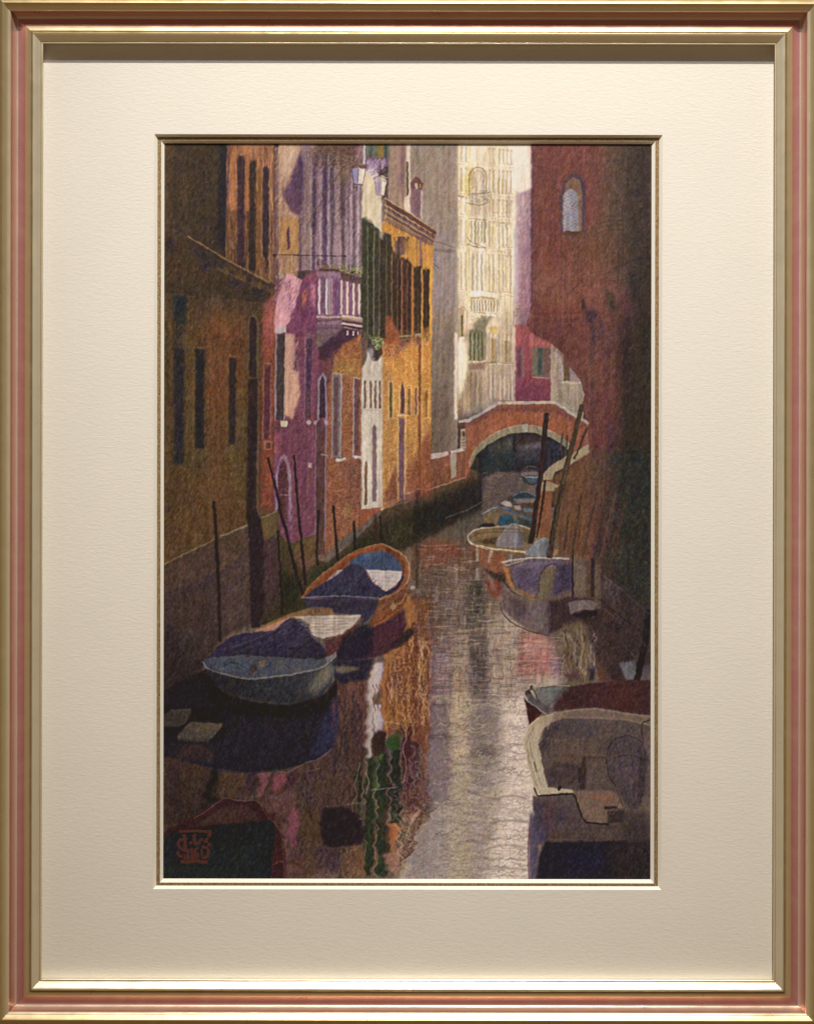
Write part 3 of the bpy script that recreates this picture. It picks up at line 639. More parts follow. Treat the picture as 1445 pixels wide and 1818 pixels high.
    hatch('464,560 486,560 484,900 464,900', ['190 106 80', '104 48 34', '170 80 60', '140 90 50'], 500, 60, 6, 1.5, .5, 40)
    P('92 48 64', '470,650 480,648 479,780 468,780', b=.8); L('196 130 120', '468,646 467,782', 1.5, .7); L('196 150 140', '481,646 480,780', 1.2, .7); L('150 130 110', '469,645 481,646', 2)
    P('166 110 80', '469,783 482,783 482,799 469,799', b=.6); P('96 58 48', '472,786 480,786 480,797 472,797', b=.6)

def banks():
    L('60 30 40', '484,453 545,454 612,455', 1.8, .95); R('50 26 36', 484, 451, 489, 456); R('60 36 40', 609, 453, 614, 457)
    # plinth of the left houses
    P('80 60 50', '282,1008 445,932 446,975 386,1020 282,1066', b=1)
    P('76 58 54', '282,1064 386,1018 446,976 446,1110 400,1130 330,1230 282,1260', c2='50 40 40', b=3)
    P('92 70 50', '392,950 444,932 444,978 392,1012', a=.7, b=2)
    L('150 134 108', '282,1007 382,958', 2.4, .8); P('60 46 50', '282,1066 386,1019 444,978 444,990 390,1030 282,1082', b=2, a=.6); L('180 166 140', '391,953 430,937 443,930', 3, .8)
    L('60 44 62', '300,1055 385,1018', 4, .6, b=1.5)
    P('92 72 66', '395,1015 440,985 444,1100 396,1120', b=6, a=.5)
    P('96 74 50', '460,922 494,906 498,950 512,966 558,950 562,992 580,1000 612,975 645,945 682,903 735,880 765,870 850,820 862,900 700,985 560,1075 470,1110 455,1110', c2='56 48 36')
    P('108 88 54', '466,922 493,910 492,945 468,962', b=2); L('160 146 120', '464,921 493,907', 2.6, .8)
    P('70 48 56', '466,965 492,950 500,1060 470,1080', b=3, a=.8)
    P('40 28 38', '440,915 455,900 463,925 469,960 469,1075 462,1115 446,1115 443,1000', b=1)
    P('112 80 62', '522,965 560,950 562,1000 540,1015 525,1000', b=3, a=.9)
    P('34 38 26', '498,1010 530,1030 536,1062 500,1095', b=5, a=.9); P('48 52 34', '556,1010 600,992 640,958 650,975 600,1000 560,1040 545,1055', b=4, a=.85)
    P('44 40 28', '620,970 690,920 765,890 850,850 860,905 760,950 700,985 640,985', b=6, a=.85)
    P('28 26 30', '735,905 850,850 860,900 770,945 735,950', b=8, a=.8); P('62 68 38', '690,940 735,930 735,945 700,965', b=5, a=.5)
    L('196 176 140', '682,895 706,884', 3.5, .7); L('150 120 96', '682,903 720,890', 2, .6); L('190 176 160', '722,878 746,868', 4, .8); P('120 82 70', '716,880 745,870 745,885 716,895', a=.8)
    L('170 140 100', '748,868 766,862', 2, .7)
    # low brick wall and cap
    P('140 88 62', '763,810 828,798 832,845 765,870', c2='120 78 56'); hatch('763,812 828,800 832,845 765,868', ['176 112 74', '96 58 46'], 220, 20, 6, 1.4, .5, 40)
    P('196 184 174', '763,806 795,801 796,808 764,816'); P('200 188 170', '800,801 827,794 827,799 801,806'); P('166 152 134', '799,806 810,804 810,846 800,850', b=.6)
    L('190 170 140', '765,868 800,856 832,845', 2.4, .7)
    P('92 60 50', '814,745 833,750 832,845 826,850 827,800 814,790', b=1); P('166 150 128', '818,762 828,760 826,796 817,796'); E('90 76 66', 822.5, 770, 3, 6); L('216 206 190', '818,762 829,761 827,796', 1.5)
    for y in (780, 786, 791): L('100 84 74', [[819, y], [825, y - .5]], 1.6, .7)
    # ---- bridge ----
    P('152 88 62', '826,750 884,716 986,716 1044,752 1044,845 1010,800 985,775 950,762 915,760 880,775 850,800 836,830 826,850')
    P('172 96 62', '850,770 884,735 960,725 1000,745 1010,785 960,758 905,758', b=5, a=.7); P('120 66 62', '826,752 884,722 986,722 1040,755 1036,760 984,730 886,730 832,758', b=2, a=.8)
    hatch('826,752 884,716 986,716 1044,752 1044,800 1010,785 950,758 900,760 850,795 832,830', ['196 116 76', '130 66 52', '176 96 60', '104 60 70'], 900, 60, 6, 1.5, .5, 50)
    L('190 176 160', '814,748 832,746', 5); L('180 166 160', '830,747 884,716', 5); L('196 180 156', '883,715 986,714', 5.4); L('192 176 158', '985,714 1024,740 1044,752', 5)
    L('110 84 76', '832,751 884,720 986,719 1024,744', 1.4, .7)
    arch_o = '832,824 838,806 848,792 862,779 880,768 902,759 927,755 952,757 975,764 996,776 1012,789'
    arch_i = '1010,799 994,786 974,775 950,769 928,767 904,770 884,778 866,789 850,802 838,820 834,832'
    P('150 134 106', arch_o + ' ' + arch_i); L('200 186 150', arch_o, 1.6, .8, sm=1)
    for x, y in ((850, 796), (862, 784), (880, 773), (902, 764), (952, 762), (975, 770), (996, 782)): L('104 90 72', [[x - 2, y - 5], [x + 3, y + 5]], 1.2, .6)
    P('176 164 140', '926,753 936,753 936,768 927,768')
    # under the arch
    P('36 36 46', '834,832 850,803 866,790 884,779 904,771 928,768 950,770 974,776 994,787 1010,800 985,850 960,870 855,880 855,840', b=.6)
    P('84 80 68', '868,792 910,772 912,800 868,822', b=4, a=.8); P('40 50 52', '853,815 880,800 915,800 920,825 860,850', b=5, a=.9)
    P('70 46 48', '914,772 962,775 962,782 930,790 914,792', b=2, a=.8); P('130 116 116', '915,792 962,783 962,796 920,800', b=2.5, a=.7)
    P('84 74 82', '918,800 962,798 962,815 918,815', b=4, a=.8); P('52 60 80', '925,808 960,806 960,818 930,820', b=3, a=.6)
    R('26 28 34', 910, 773, 914, 800, b=1.2); P('50 52 70', '972,785 1000,797 990,830 972,845', b=3, a=.9)
    for x in (978, 985, 992): R('28 26 36', x, 795, x + 3, 832, b=.8, a=.8)
    R('70 60 44', 845, 812, 850, 848, b=1, a=.8); R('30 26 36', 850, 805, 855, 900, b=1.5)
    P('98 84 78', '856,848 880,838 960,838 962,880 905,880 880,905 856,925 856,880', b=2)
    hatch('856,838 965,830 965,880 870,920 856,925', ['124 110 104', '66 56 66', '104 92 74', '80 74 90'], 420, 8, 12, 1.6, .55, 12)
    P('96 84 74', '780,945 856,905 880,890 870,960 800,962', b=5, a=.8); L('120 110 116', '790,920 830,905 855,890', 2, .5)
    # far boats
    P('40 52 62', '924,845 955,843 955,856 945,861 932,858', b=.6); P('64 84 104', '932,847 955,845 954,856 942,858', b=1); L('176 170 160', '924,841 935,847 955,846', 1.8, sm=1); L('140 130 120', '925,838 935,829 948,828 955,834', 1.2, .8, sm=1)
    P('128 116 110', '926,838 955,836 955,844 926,843', b=.8, a=.8); P('110 96 74', '926,857 940,861 955,868 955,875 932,866', b=1.5, a=.8)
    P('46 62 78', '905,888 920,875 935,873 950,882 955,890 915,892', b=.8); L('110 126 140', '910,882 922,874 936,873 950,881', 1.4, .8, sm=1)
    P('130 118 108', '910,885 955,884 955,892 918,894', b=1); P('90 70 52', '915,894 955,892 952,905 925,903', b=1.5)
    P('176 166 156', '888,893 896,888 906,891 911,900 898,899', b=.8); P('160 150 150', '912,897 922,896 926,905 915,904', b=.8); P('100 120 140', '930,902 945,903 944,909 932,908', b=1)
    P('116 98 70', '860,912 884,900 935,918 946,935 935,948 855,946', b=1); P('52 62 60', '918,918 945,924 942,940 922,938', b=1.5)
    P('44 80 112', '882,930 886,918 895,912 908,914 918,926 915,936 890,938', b=1); P('36 60 60', '895,922 912,922 910,932 898,932', b=1.5, a=.7); P('30 28 34', '846,938 860,928 876,928 882,938 866,944', b=1)
    L('150 170 196', '857,912 872,903 884,899', 2.4, sm=1); L('70 96 136', '884,899 900,905 922,914 943,925', 3.6, sm=1); L('150 160 170', '886,898 905,904', 1.2, .7); L('60 50 44', '857,915 858,928', 1.2, .6)
    # right boats with rims
    P('124 104 70', '833,952 840,942 856,938 940,936 945,945 990,975 985,985 900,978 855,970 836,962', b=.6)
    P('74 54 32', '850,960 885,952 888,966 860,966', b=1.5); P('90 76 50', '928,945 944,948 940,964 930,962', b=2, a=.8)
    L('216 204 184', '836,964 831,955 836,945 848,939 862,937', 3, sm=1); L('196 176 140', '860,937 900,934', 3); L('196 180 160', '920,932 940,938 946,944', 3, sm=1)
    L('120 80 44', '842,948 856,944 884,943', 1.6, .8); L('204 190 160', '833,962 842,967 860,971', 3.4, sm=1); L('150 110 64', '840,955 860,950', 1.4, .7)
    P('132 84 60', '838,966 862,973 895,982 898,1030 880,1025 858,1008 842,985', b=.8); P('60 46 40', '858,1008 878,1016 898,1018 897,1034 878,1030', b=2)
    L('216 196 156', '845,967 870,974 930,980 975,980 995,978', 4.2, sm=1); L('130 96 56', '862,976 900,981 935,985', 3, .8); L('130 76 44', '848,969 875,976 930,982', 1.2, .8)
    R('176 160 140', 845, 972, 850, 996, b=.8); P('170 152 136', '869,976 874,977 870,1000 866,999', b=.8); P('150 84 56', '880,984 898,985 898,1010 876,1000', b=2, a=.7)
    R('160 146 130', 844, 1008, 851, 1030, b=1.2, a=.8); P('124 66 50', '860,1030 888,1032 893,1045 882,1065 868,1050', b=2); P('150 112 104', '868,1030 874,1028 880,1045 876,1052', b=1.5, a=.8)
    P('134 124 122', '880,968 888,948 900,933 910,929 920,932 927,945 930,969 905,972', b=.8, sm=1); P('98 88 84', '900,945 915,940 918,966 902,968', b=2, a=.45); P('146 150 162', '905,950 912,938 920,945 918,965 908,968', b=2.5, a=.6)
    L('84 76 76', '920,934 926,948 932,962', 2.4, .7, sm=1)
    P('126 130 132', '932,985 942,968 960,956 968,953 976,962 977,986 955,988', b=.8, sm=1); P('84 92 96', '955,962 972,962 974,984 958,984', b=2.5, a=.45)
    P('170 130 84', '977,972 996,980 985,986 978,985', b=1)
    P('102 82 74', '892,1000 1012,992 1020,1010 1016,1056 975,1068 940,1062 915,1046 898,1024', b=.8)
    P('98 84 108', '906,1006 925,998 960,994 1005,995 1016,1008 1016,1045 975,1060 945,1056 918,1042', b=1.2); P('66 58 88', '985,1000 1014,1000 1016,1046 980,1058', b=3, a=.85); P('76 66 104', '912,1012 945,1006 948,1040 925,1038', b=4, a=.6)
    P('114 98 76', '960,1020 970,1008 984,1004 984,1018 976,1062 954,1058', b=1.2, sm=1); L('70 54 62', '957,1050 958,1020 970,1004 984,1001 995,1012', 1.6, .8, sm=1); E('150 130 120', 980, 1006, 6, 4, b=1, a=.8)
    P('176 116 62', '893,1004 902,1008 906,1025 913,1042 908,1042 898,1025', b=.8); P('150 110 70', '915,1042 945,1055 955,1060 940,1060 918,1048', b=1, a=.8)
    L('216 206 196', '889,998 910,994 955,990 1010,991', 3, sm=1); L('200 184 160', '892,999 902,1003 912,999 930,995', 2.4, .85, sm=1); L('44 36 36', '893,1030 912,1052 940,1066 975,1070 1016,1058', 3, .8, sm=1, b=.8)
    L('130 104 60', '905,1045 930,1058 955,1064', 2, .7, sm=1); L('140 100 60', '990,1053 1012,1048', 2, .6)
    P('112 94 88', '893,1042 910,1055 945,1066 980,1070 975,1128 945,1122 915,1102 895,1082 888,1062', b=1.2); P('76 58 66', '905,1058 935,1068 932,1100 912,1092', b=3, a=.7); P('104 98 100', '935,1070 978,1072 976,1118 945,1115', b=4, a=.5)
    P('60 42 50', '972,1068 1020,1060 1075,1060 1080,1105 1005,1112 975,1125', b=2.5)
    L('76 50 46', '888,1070 893,1088 910,1106 940,1120 975,1128', 2, .9, sm=1); L('196 184 160', '892,1092 912,1110 945,1124', 1.6, .6, sm=1)

def right():
    # red house on the right
    P('122 68 62', '941,248 1168,248 1168,1210 1060,1210 1044,1000 1045,745 1030,725 1037,700 1030,675 1010,650 1000,628 978,610 940,588 933,572 941,555', c2='100 64 52')
    P('128 66 62', '942,255 1060,255 1060,560 942,560', a=.6, b=10); P('104 84 64', '1070,250 1168,250 1168,520 1090,500 1050,440 1070,380', b=12, a=.85)
    P('86 64 50', '1120,250 1168,250 1168,760 1110,760 1130,560 1118,450', b=10, a=.7)
    P('72 56 40', '1145,430 1168,430 1168,1000 1130,1000 1130,620', b=8, a=.7)
    P('144 92 78', '944,470 1070,450 1110,480 1100,540 1000,560 944,540', b=14, a=.6)
    P('112 74 52', '1010,410 1100,400 1110,480 1020,480', b=12, a=.6); P('96 58 64', '1040,590 1080,570 1100,620 1060,650', b=12, a=.5)
    R('104 66 96', 941, 255, 946, 555, b=1.5, a=.7); P('128 58 56', '942,545 1040,540 1040,620 1000,622 978,608 942,588', b=7, a=.5)
    P('110 60 60', '948,560 1040,560 1030,660 1005,640 980,606 940,586', b=5, a=.6)
    # mouldings
    for i in range(4):
        L('78 56 40', [[1046, 412 - i * 2 + i * 5], [1068, 385 + i * 8], [1105, 383 + i * 8]], 1.8, .45)
        L('138 94 66', [[1046, 410 + i * 5], [1068, 388 + i * 8], [1105, 386 + i * 8]], 1.4, .35)
        L('134 92 66', [[1098, 372 + i * 7], [1125, 352 + i * 8], [1156, 350 + i * 7]], 1.6, .3)
    L('80 54 70', '1120,335 1140,345 1157,345', 3, .5); L('76 46 66', '1090,475 1115,465 1130,458 1157,458', 4, .6, b=1)
    for x in (1018, 1024, 1030, 1096, 1103, 1110, 1117): R('82 60 56', x, 415, x + 2, 500, b=1, a=.35)
    for i in range(5): L('80 54 44', [[1008 + i * 4, 522 - i * 4], [1022 + i * 4, 508 - i * 4], [1110, 500 - i * 5]], 1.3, .45)
    for i in range(6): L('74 50 44', [[1010 + i * 4, 520 + i * 3], [1020 + i * 4, 510 + i * 3]], 1.5, .5)
    P('56 40 34', '1030,535 1036,530 1040,550 1034,555', b=2); P('58 40 66', '1035,552 1055,548 1062,560 1050,575 1040,570', b=3, a=.8); P('60 58 46', '1072,510 1090,525 1095,552 1078,552', b=4, a=.8)
    P('54 44 40', '1118,480 1132,485 1130,540 1120,530', b=4, a=.8); P('60 40 76', '1110,560 1117,560 1116,620 1108,600', b=2, a=.6); P('54 44 88', '1063,570 1070,565 1072,590 1066,595', b=2, a=.6); P('60 50 92', '1047,575 1054,575 1056,610 1050,612', b=2.5, a=.5)
    R('44 32 38', 1104, 600, 1115, 800, b=4, a=.7)
    vstr([(1048, 1054, '84 56 48'), (1060, 1064, '140 74 62'), (1070, 1078, '78 46 50'), (1082, 1088, '132 74 64'), (1092, 1098, '80 52 46'), (1120, 1126, '72 46 44'), (1136, 1142, '96 62 46')], 620, 860, a=.5, b=2)
    P('124 58 56', '1038,700 1100,690 1100,960 1046,960', b=10, a=.6); R('70 46 84', 1078, 750, 1090, 850, b=4, a=.6)
    P('84 62 44', '1105,710 1160,710 1160,860 1105,850', b=6, a=.6); P('64 40 38', '1044,960 1095,930 1095,990 1060,1000', b=6, a=.4)
    P('134 40 44', '1048,900 1062,900 1060,980 1048,980', b=3, a=.5); P('48 40 100', '1078,900 1086,900 1084,985 1076,980', b=3, a=.6); P('120 46 44', '1090,900 1102,900 1100,970 1090,970', b=3, a=.5); P('56 38 80', '1052,960 1062,960 1060,985 1050,985', b=3, a=.6)
    # arched window
    P('78 60 86', '994,414 993,350 1000,322 1014,306 1030,312 1038,335 1037,414', b=1.5); P('150 112 84', '998,411 999,345 1004,325 1015,314 1027,320 1032,342 1031,411', b=.8)
    P('164 164 188', '998,410 1000,345 1006,332 1016,336 1024,345 1026,410', b=1.5); P('128 92 72', '1000,342 1005,325 1015,315 1026,322 1030,345 1022,340 1012,333', b=1.2)
    for i in range(14):
        y = 335 + i * 6
        L('110 104 112', [[999, y + 6], [1027, y - 8]], .9, .45); L('116 104 96', [[999, y - 8], [1027, y + 6]], .9, .45)
    P('100 64 46', '998,410 1032,410 1031,417 998,416'); P('96 84 84', '996,416 1020,416 1018,421 998,420', a=.6)
    # right bank
    P('80 60 46', '1044,800 1168,800 1168,1215 1090,1215 1060,1120 1055,1000', b=6, a=.8, c2='58 44 44')
    P('104 74 56', '1020,800 1075,800 1072,900 1010,930', b=8, a=.7)
    P('116 76 50', '1000,940 1060,860 1050,1000 1010,990', b=6, a=.5)
    P('44 54 44', '1085,800 1168,790 1168,1080 1110,1060 1080,1000 1110,900', b=14, a=.55)
    hatch('1080,800 1160,795 1160,1060 1090,1040 1110,900', ['66 88 70', '40 50 44', '90 96 60', '50 60 84', '76 50 44'], 1100, 30, 7, 2, .5, 70)
    P('64 50 50', '1068,1010 1150,1080 1150,1200 1080,1150', b=8, a=.7); L('40 34 48', '1070,1045 1105,1080 1135,1100', 3, .7, b=1, sm=1); L('44 34 40', '1085,1020 1150,1070', 2, .5)
    P('104 86 96', '1072,1020 1100,1045 1098,1075 1070,1048', b=5, a=.5)
    L('130 136 150', '1072,1108 1095,1130 1128,1168', 1.4, .6, sm=1); P('36 34 60', '1082,1195 1100,1175 1120,1205 1095,1210', b=5, a=.7)
    # lower bank edge over water
    P('56 40 42', '1030,1080 1075,1060 1095,1110 1120,1170 1130,1215 1080,1205 1050,1150', b=5, a=.8)
    P('104 88 66', '1000,1110 1035,1100 1045,1150 1060,1200 1010,1208 995,1160', b=4)
    for q, c in (('1010,1125 1020,1150 1015,1180 1020,1205', '180 160 130'), ('1030,1118 1036,1150 1028,1180 1040,1200', '196 176 140'), ('1018,1120 1026,1150 1022,1185', '70 60 70'),
                 ('1040,1150 1050,1180 1045,1205', '160 144 110'), ('1003,1130 1008,1160 1004,1200', '104 66 44'), ('1005,1180 1010,1200 1003,1212', '200 160 160')):
        L(c, q, 4, .42, sm=1, b=1.2)
    for i in range(60):
        x = RNG.uniform(995, 1060); y = RNG.uniform(1105, 1190); h = RNG.uniform(10, 34)
        L(['190 170 140', '84 68 66', '150 124 104', '62 48 54', '170 140 140', '120 100 76'][i % 6], [[x, y], [x + RNG.uniform(-3, 4), y + h * .3], [x + RNG.uniform(-3, 4), y + h * .65], [x + RNG.uniform(-2, 5), min(y + h, 1210)]], RNG.uniform(1.4, 3.4), .55, sm=1, b=.4)
    for i in range(90):
        x = RNG.uniform(922, 992); y = RNG.uniform(1130, 1212); w = RNG.uniform(8, 26)
        L(['206 150 134', '150 98 92', '214 186 168', '170 120 118'][i % 4], [[x, y], [x + w / 2, y - 1.5], [min(x + w, 1000), y]], RNG.uniform(1, 2), .5, sm=1)
    P('34 36 56', '1047,1185 1056,1185 1054,1206 1046,1206', b=2)
    P('84 56 60', '1006,1195 1025,1190 1030,1205 1010,1210', b=2, a=.8)
    # stone wall wedge behind the poles and brick post
    P('168 150 116', '963,842 975,828 1000,812 1044,788 1046,803 1010,826 985,838 980,852 964,852', b=.6); P('84 60 44', '985,845 1046,806 1046,860 1000,880 990,870', b=3, a=.8)
    P('112 76 52', '980,845 1010,830 1046,806 1046,990 990,985 985,880', a=.85, b=2)
    P('140 76 50', '962,852 982,852 982,860 962,860'); P('166 146 108', '955,856 975,854 993,861 985,866 984,872 960,872 955,866', b=.6)
    P('144 90 60', '958,872 980,872 976,955 950,952', b=.8, c2='128 82 52')
    for k in range(7): L('90 60 44', [[1000 + k * 8, 900 + (k % 3) * 14], [992 + k * 8, 985 - (k % 2) * 8]], 4, .55, b=1)
    # mooring posts and pontoon
    for x, c in ((1016, '30 24 30'),): L(c, [[x, 975], [x + 1, 1062]], 3)
    R('92 74 60', 1040, 995, 1049, 1060, b=1); R('44 34 44', 1049, 990, 1055, 1060, b=1.2); R('98 80 64', 1056, 1000, 1066, 1080, b=1.2); P('120 104 84', '1020,1000 1030,1000 1028,1012 1022,1012', b=1)
    P('116 102 100', '1010,1070 1020,1066 1045,1064 1060,1070 1056,1082 1030,1082 1014,1090', b=.8); P('28 24 42', '1015,1092 1035,1085 1060,1084 1062,1092 1030,1098', b=1.5); L('150 136 130', '1034,1066 1052,1082', 2, .7); L('140 126 120', '1010,1068 1012,1086', 1.6, .8); L('60 50 56', '1038,1062 1055,1064', 2, .6)
    # tall poles
    L('46 30 34', '970,733 964,790 958,850 948,925 942,965', 9, sm=1, w2=9); P('46 30 34', '966,745 970,729 974,745'); L('84 46 40', '967,790 959,850', 3, .4)
    L('44 28 26', '967,852 962,900 952,955', 4, .95)
    L('72 56 40', '1032,718 1015,790 1000,850 985,925 975,990', 8, w2=11, sm=1); L('100 86 70', '1012,805 994,880 985,940', 2.4, .6, sm=1); L('36 28 30', '998,860 980,935 972,985', 4, .6)
    L('60 44 40', '1042,758 1030,790 1018,815', 4, .9)
    L('76 64 56', '998,768 994,800', 3.4); L('76 64 56', '1007,772 1003,808', 3.4)
    L('70 58 60', '1030,880 1024,935 1014,990', 2.6, .6); L('60 50 46', '1010,912 1000,985', 4, .5)
    # white-grey rock, slanted pole
    P('112 110 116', '1098,1176 1128,1172 1130,1205 1112,1208', b=1.5); P('130 122 118', '1135,1180 1156,1178 1156,1210 1132,1208', b=2, a=.5)
    L('26 20 30', '1152,1080 1144,1150 1130,1208', 11, .95, w2=12)

def details():
    # left upper facade: many thin upright strokes
    F = '400,258 486,258 486,490 445,482 400,458'
    hatch(F, ['176 124 78', '60 42 44', '130 92 56', '48 36 50', '150 104 84'], 620, 90, 34, 1.6, .5, 2)
    hatch('401,258 484,258 484,375 401,375', ['204 148 96', '190 132 110', '216 164 110'], 150, 90, 30, 2, .55, 2)
    hatch('486,262 534,262 534,480 490,490', ['232 200 164', '150 104 84', '206 160 110', '120 84 96'], 420, 68, 14, 1.5, .45, 12)
    P('236 208 176', '500,262 532,262 520,300 502,330 496,300', b=4, a=.5)
    # violet front: bright and dark thin stripes
    for x, y0, y1, c, w in ((551, 400, 476, '226 202 214', 3), (557, 300, 420, '84 56 92', 4), (560, 420, 478, '206 178 192', 3), (568, 380, 476, '232 204 214', 3.4), (577, 290, 470, '86 60 112', 4), (584, 330, 478, '220 190 204', 3),
                            (590, 310, 430, '96 70 96', 3.4), (597, 360, 478, '206 170 176', 3), (602, 400, 478, '236 206 220', 3), (608, 320, 470, '104 76 78', 3.4), (615, 380, 478, '214 182 196', 2.6), (621, 350, 482, '236 216 214', 2.6),
                            (627, 330, 470, '110 78 100', 3), (634, 350, 486, '230 208 208', 3.4), (640, 340, 484, '140 104 116', 2)):
        L(c, [[x, y0], [x + .8, (y0 + y1) / 2], [x, y1]], w, .6, sm=1, b=.7)
    hatch('534,262 641,285 641,480 534,480', ['214 190 204', '110 80 110', '176 144 160', '140 110 100', '90 66 104'], 1300, 55, 7, 1.3, .4, 10)
    hatch('540,262 640,262 640,290 560,300', ['120 84 66', '84 56 52', '164 132 96'], 260, 45, 8, 1.6, .5, 40)
    for q, c in (('420,284 424,277 431,277 434,290 433,476 421,472', '52 36 54'), ('442,290 448,284 453,290 452,482 441,476', '40 32 36'), ('466,300 471,294 477,300 476,480 466,452', '44 36 56')):
        P(c, q, b=1.3, a=.88)
    P('170 116 72', '435,262 441,262 441,376 435,376', b=1, a=.8); P('172 120 76', '410,270 418,270 417,372 409,374', b=1.5, a=.8); P('120 84 46', '456,300 463,300 462,470 455,466', b=1.5, a=.6); L('168 132 92', '464,300 464,446', 1.4, .9); L('176 140 100', '479,296 479,500', 1.6, .9)
    R('30 26 46', 389, 256, 399, 436, b=2.5, a=.7)
    P('90 62 108', '533,270 538,290 536,380 518,378 504,345 516,318', b=2.5, a=.6); P('196 150 88', '498,392 530,392 529,448 498,452', b=2.5, a=.6); P('84 48 80', '509,408 513,402 514,440 509,446', b=1)
    # lit pink wall
    P('232 174 178', '508,486 520,488 535,498 522,543 512,568 500,590 488,590 486,562 494,524 503,502', b=1.2, a=.75)
    hatch('488,490 536,496 512,590 488,590', ['240 190 190', '206 140 160', '226 160 150'], 260, 60, 9, 1.6, .5, 8)
    P('226 166 170', '508,594 521,594 524,640 516,658 528,662 531,700 519,744 506,734', b=1.5, a=.7)
    hatch('507,594 530,594 531,700 519,744 506,734', ['238 186 180', '196 130 150'], 160, 70, 10, 1.5, .45, 8)
    hatch('500,500 562,480 562,640 524,600', ['96 50 92', '150 84 130', '80 44 96', '170 100 120'], 420, 60, 10, 1.6, .45, 10)
    hatch('484,760 560,750 560,950 512,960 490,900', ['96 48 84', '146 80 124', '120 60 90', '84 50 100'], 700, 62, 9, 1.5, .4, 10)
    # balcony, lighter
    P('164 130 160', '563,482 604,482 604,492 563,492', b=1, a=.7); hatch('563,486 642,492 642,562 563,558', ['178 146 186', '104 70 130', '150 112 150', '90 66 112'], 420, 84, 10, 1.5, .45, 6)
    for x, c in ((566, '228 206 232'), (579, '220 206 232'), (584, '176 158 182'), (605, '232 204 206'), (616, '232 208 200'), (627, '236 214 206'), (637, '232 210 206')):
        L(c, [[x, 498 + max(x - 605, 0) * .2], [x + .5, 558]], 3.3, .95)
    L('206 176 150', '606,562 644,568', 3, .9); L('120 78 84', '562,566 606,566 644,573', 1.6, .8); L('220 194 190', '606,574 643,580', 3.4, .9); L('96 60 70', '606,583 642,587', 2, .8)
    L('190 160 170', '563,573 604,572', 2.4, .7)
    # lamps, outlined
    P('166 154 212', '623,300 635.5,299 635,326 629,325', b=.4); P('240 228 210', '635.5,299 648,301 643,327 635,326', b=.4)
    for q in ('622,299 628,327 643,328 648,300', '620,297 634,293 650,297', '634,293 634,284 640,270', '664,321 668,347 677,347 685,323', '661,319 672,312 688,318', '673,312 672,300 676,290', '635,300 635,326'):
        L('104 66 74', q, 1.5, .75)
    P('180 164 206', '666,323 677,322 676,346 669,346', b=.4); P('234 222 194', '677,322 684,324 681,345 676,346', b=.4)
    P('212 196 206', '650,290 672,288 668,305 655,312', b=2.5, a=.6); hatch('648,283 692,281 686,312 655,312', ['150 110 160', '190 170 210', '112 76 96', '226 214 226'], 150, 60, 6, 1.6, .6, 30)
    P('230 218 186', '645,318 660,315 668,350 678,356 678,404 660,398 645,386', b=2, a=.7)
    # shutters: upright strokes
    hatch('642,396 671,412 671,600 645,600', ['100 104 64', '38 38 32', '74 84 70', '128 124 80', '44 40 44'], 520, 90, 26, 1.5, .5, 2)
    hatch('673,416 711,456 711,600 673,600', ['92 80 54', '34 28 28', '116 92 60', '58 46 52'], 480, 90, 26, 1.5, .5, 2)
    hatch('712,462 762,480 761,590 712,598', ['120 72 42', '36 26 26', '90 52 40', '150 96 50'], 460, 90, 26, 1.4, .5, 2)
    # shutters hang in pairs with the lit wall between them
    for x0, x1, yt, yb, c in ((643, 651, 392, 590, '58 62 44'), (653, 662, 396, 596, '50 56 42'), (664, 671, 412, 600, '60 62 46'), (675, 684, 417, 602, '52 46 38'), (686, 693, 420, 604, '58 50 40'),
                              (697, 704, 456, 604, '60 42 36'), (706, 711, 462, 604, '54 38 34'), (715, 721, 464, 602, '64 40 36'), (723, 729, 468, 600, '54 36 32'), (736, 741, 476, 596, '56 42 32'), (742.5, 746.5, 474, 594, '50 38 30'), (752, 756, 480, 584, '58 42 30'), (757.5, 761.5, 479, 580, '52 38 28')):
        P(c, [[x0, yt], [x1, yt + 2], [x1, yb], [x0, yb - 2]], b=.6, a=.9)
        for k in range(int((yb - yt) / 9)): L('96 84 58', [[x0 + .6, yt + 6 + k * 9], [x1 - .6, yt + 7 + k * 9]], .9, .35)
    for x, y0, y1, c in ((652, 400, 596, '132 120 76'), (663, 410, 600, '150 134 90'), (673, 414, 604, '140 108 70'), (685, 420, 604, '110 84 56'), (695, 450, 604, '150 96 56'), (705, 458, 604, '120 70 46'), (713, 462, 604, '176 104 56'), (722, 466, 602, '120 66 44'), (732, 470, 602, '204 130 56'), (749.5, 470, 600, '220 150 66')):
        L(c, [[x, y0], [x, y1]], 1.7, .85)
    P('206 196 164', '672,408 680,410 679,428 673,420', b=1.2, a=.7)
    hatch('700,585 764,590 764,606 700,606', ['100 120 56', '150 80 50', '70 84 44', '176 120 70'], 200, 60, 5, 1.8, .6, 50)
    P('168 84 50', '684,562 692,560 712,600 704,612 684,612', b=1.5, a=.8); L('200 184 160', '708,597 732,596', 2.4, .8); L('206 190 160', '736,594 748,593', 2.6, .8)
    # cornice ledge of the left house
    for k in range(9): P(['120 92 56', '44 36 50', '104 76 48'][k % 3], [[398 + k * 10, 474 + k * 4.6], [406 + k * 10, 478 + k * 4.6], [405 + k * 10, 490 + k * 4.2], [397 + k * 10, 486 + k * 4.2]], b=1, a=.65)
    L('150 112 74', '332,420 360,436 397,459 445,485 480,504', 2.4, .8); L('56 42 52', '336,425 397,464 445,490 480,509', 2.6, .7); L('118 88 54', '390,478 440,502 482,520', 2, .6)
    hatch('290,425 485,512 486,560 290,560', ['104 76 40', '42 34 44', '84 66 40', '50 44 74', '124 88 50'], 900, 62, 9, 1.6, .42, 14)
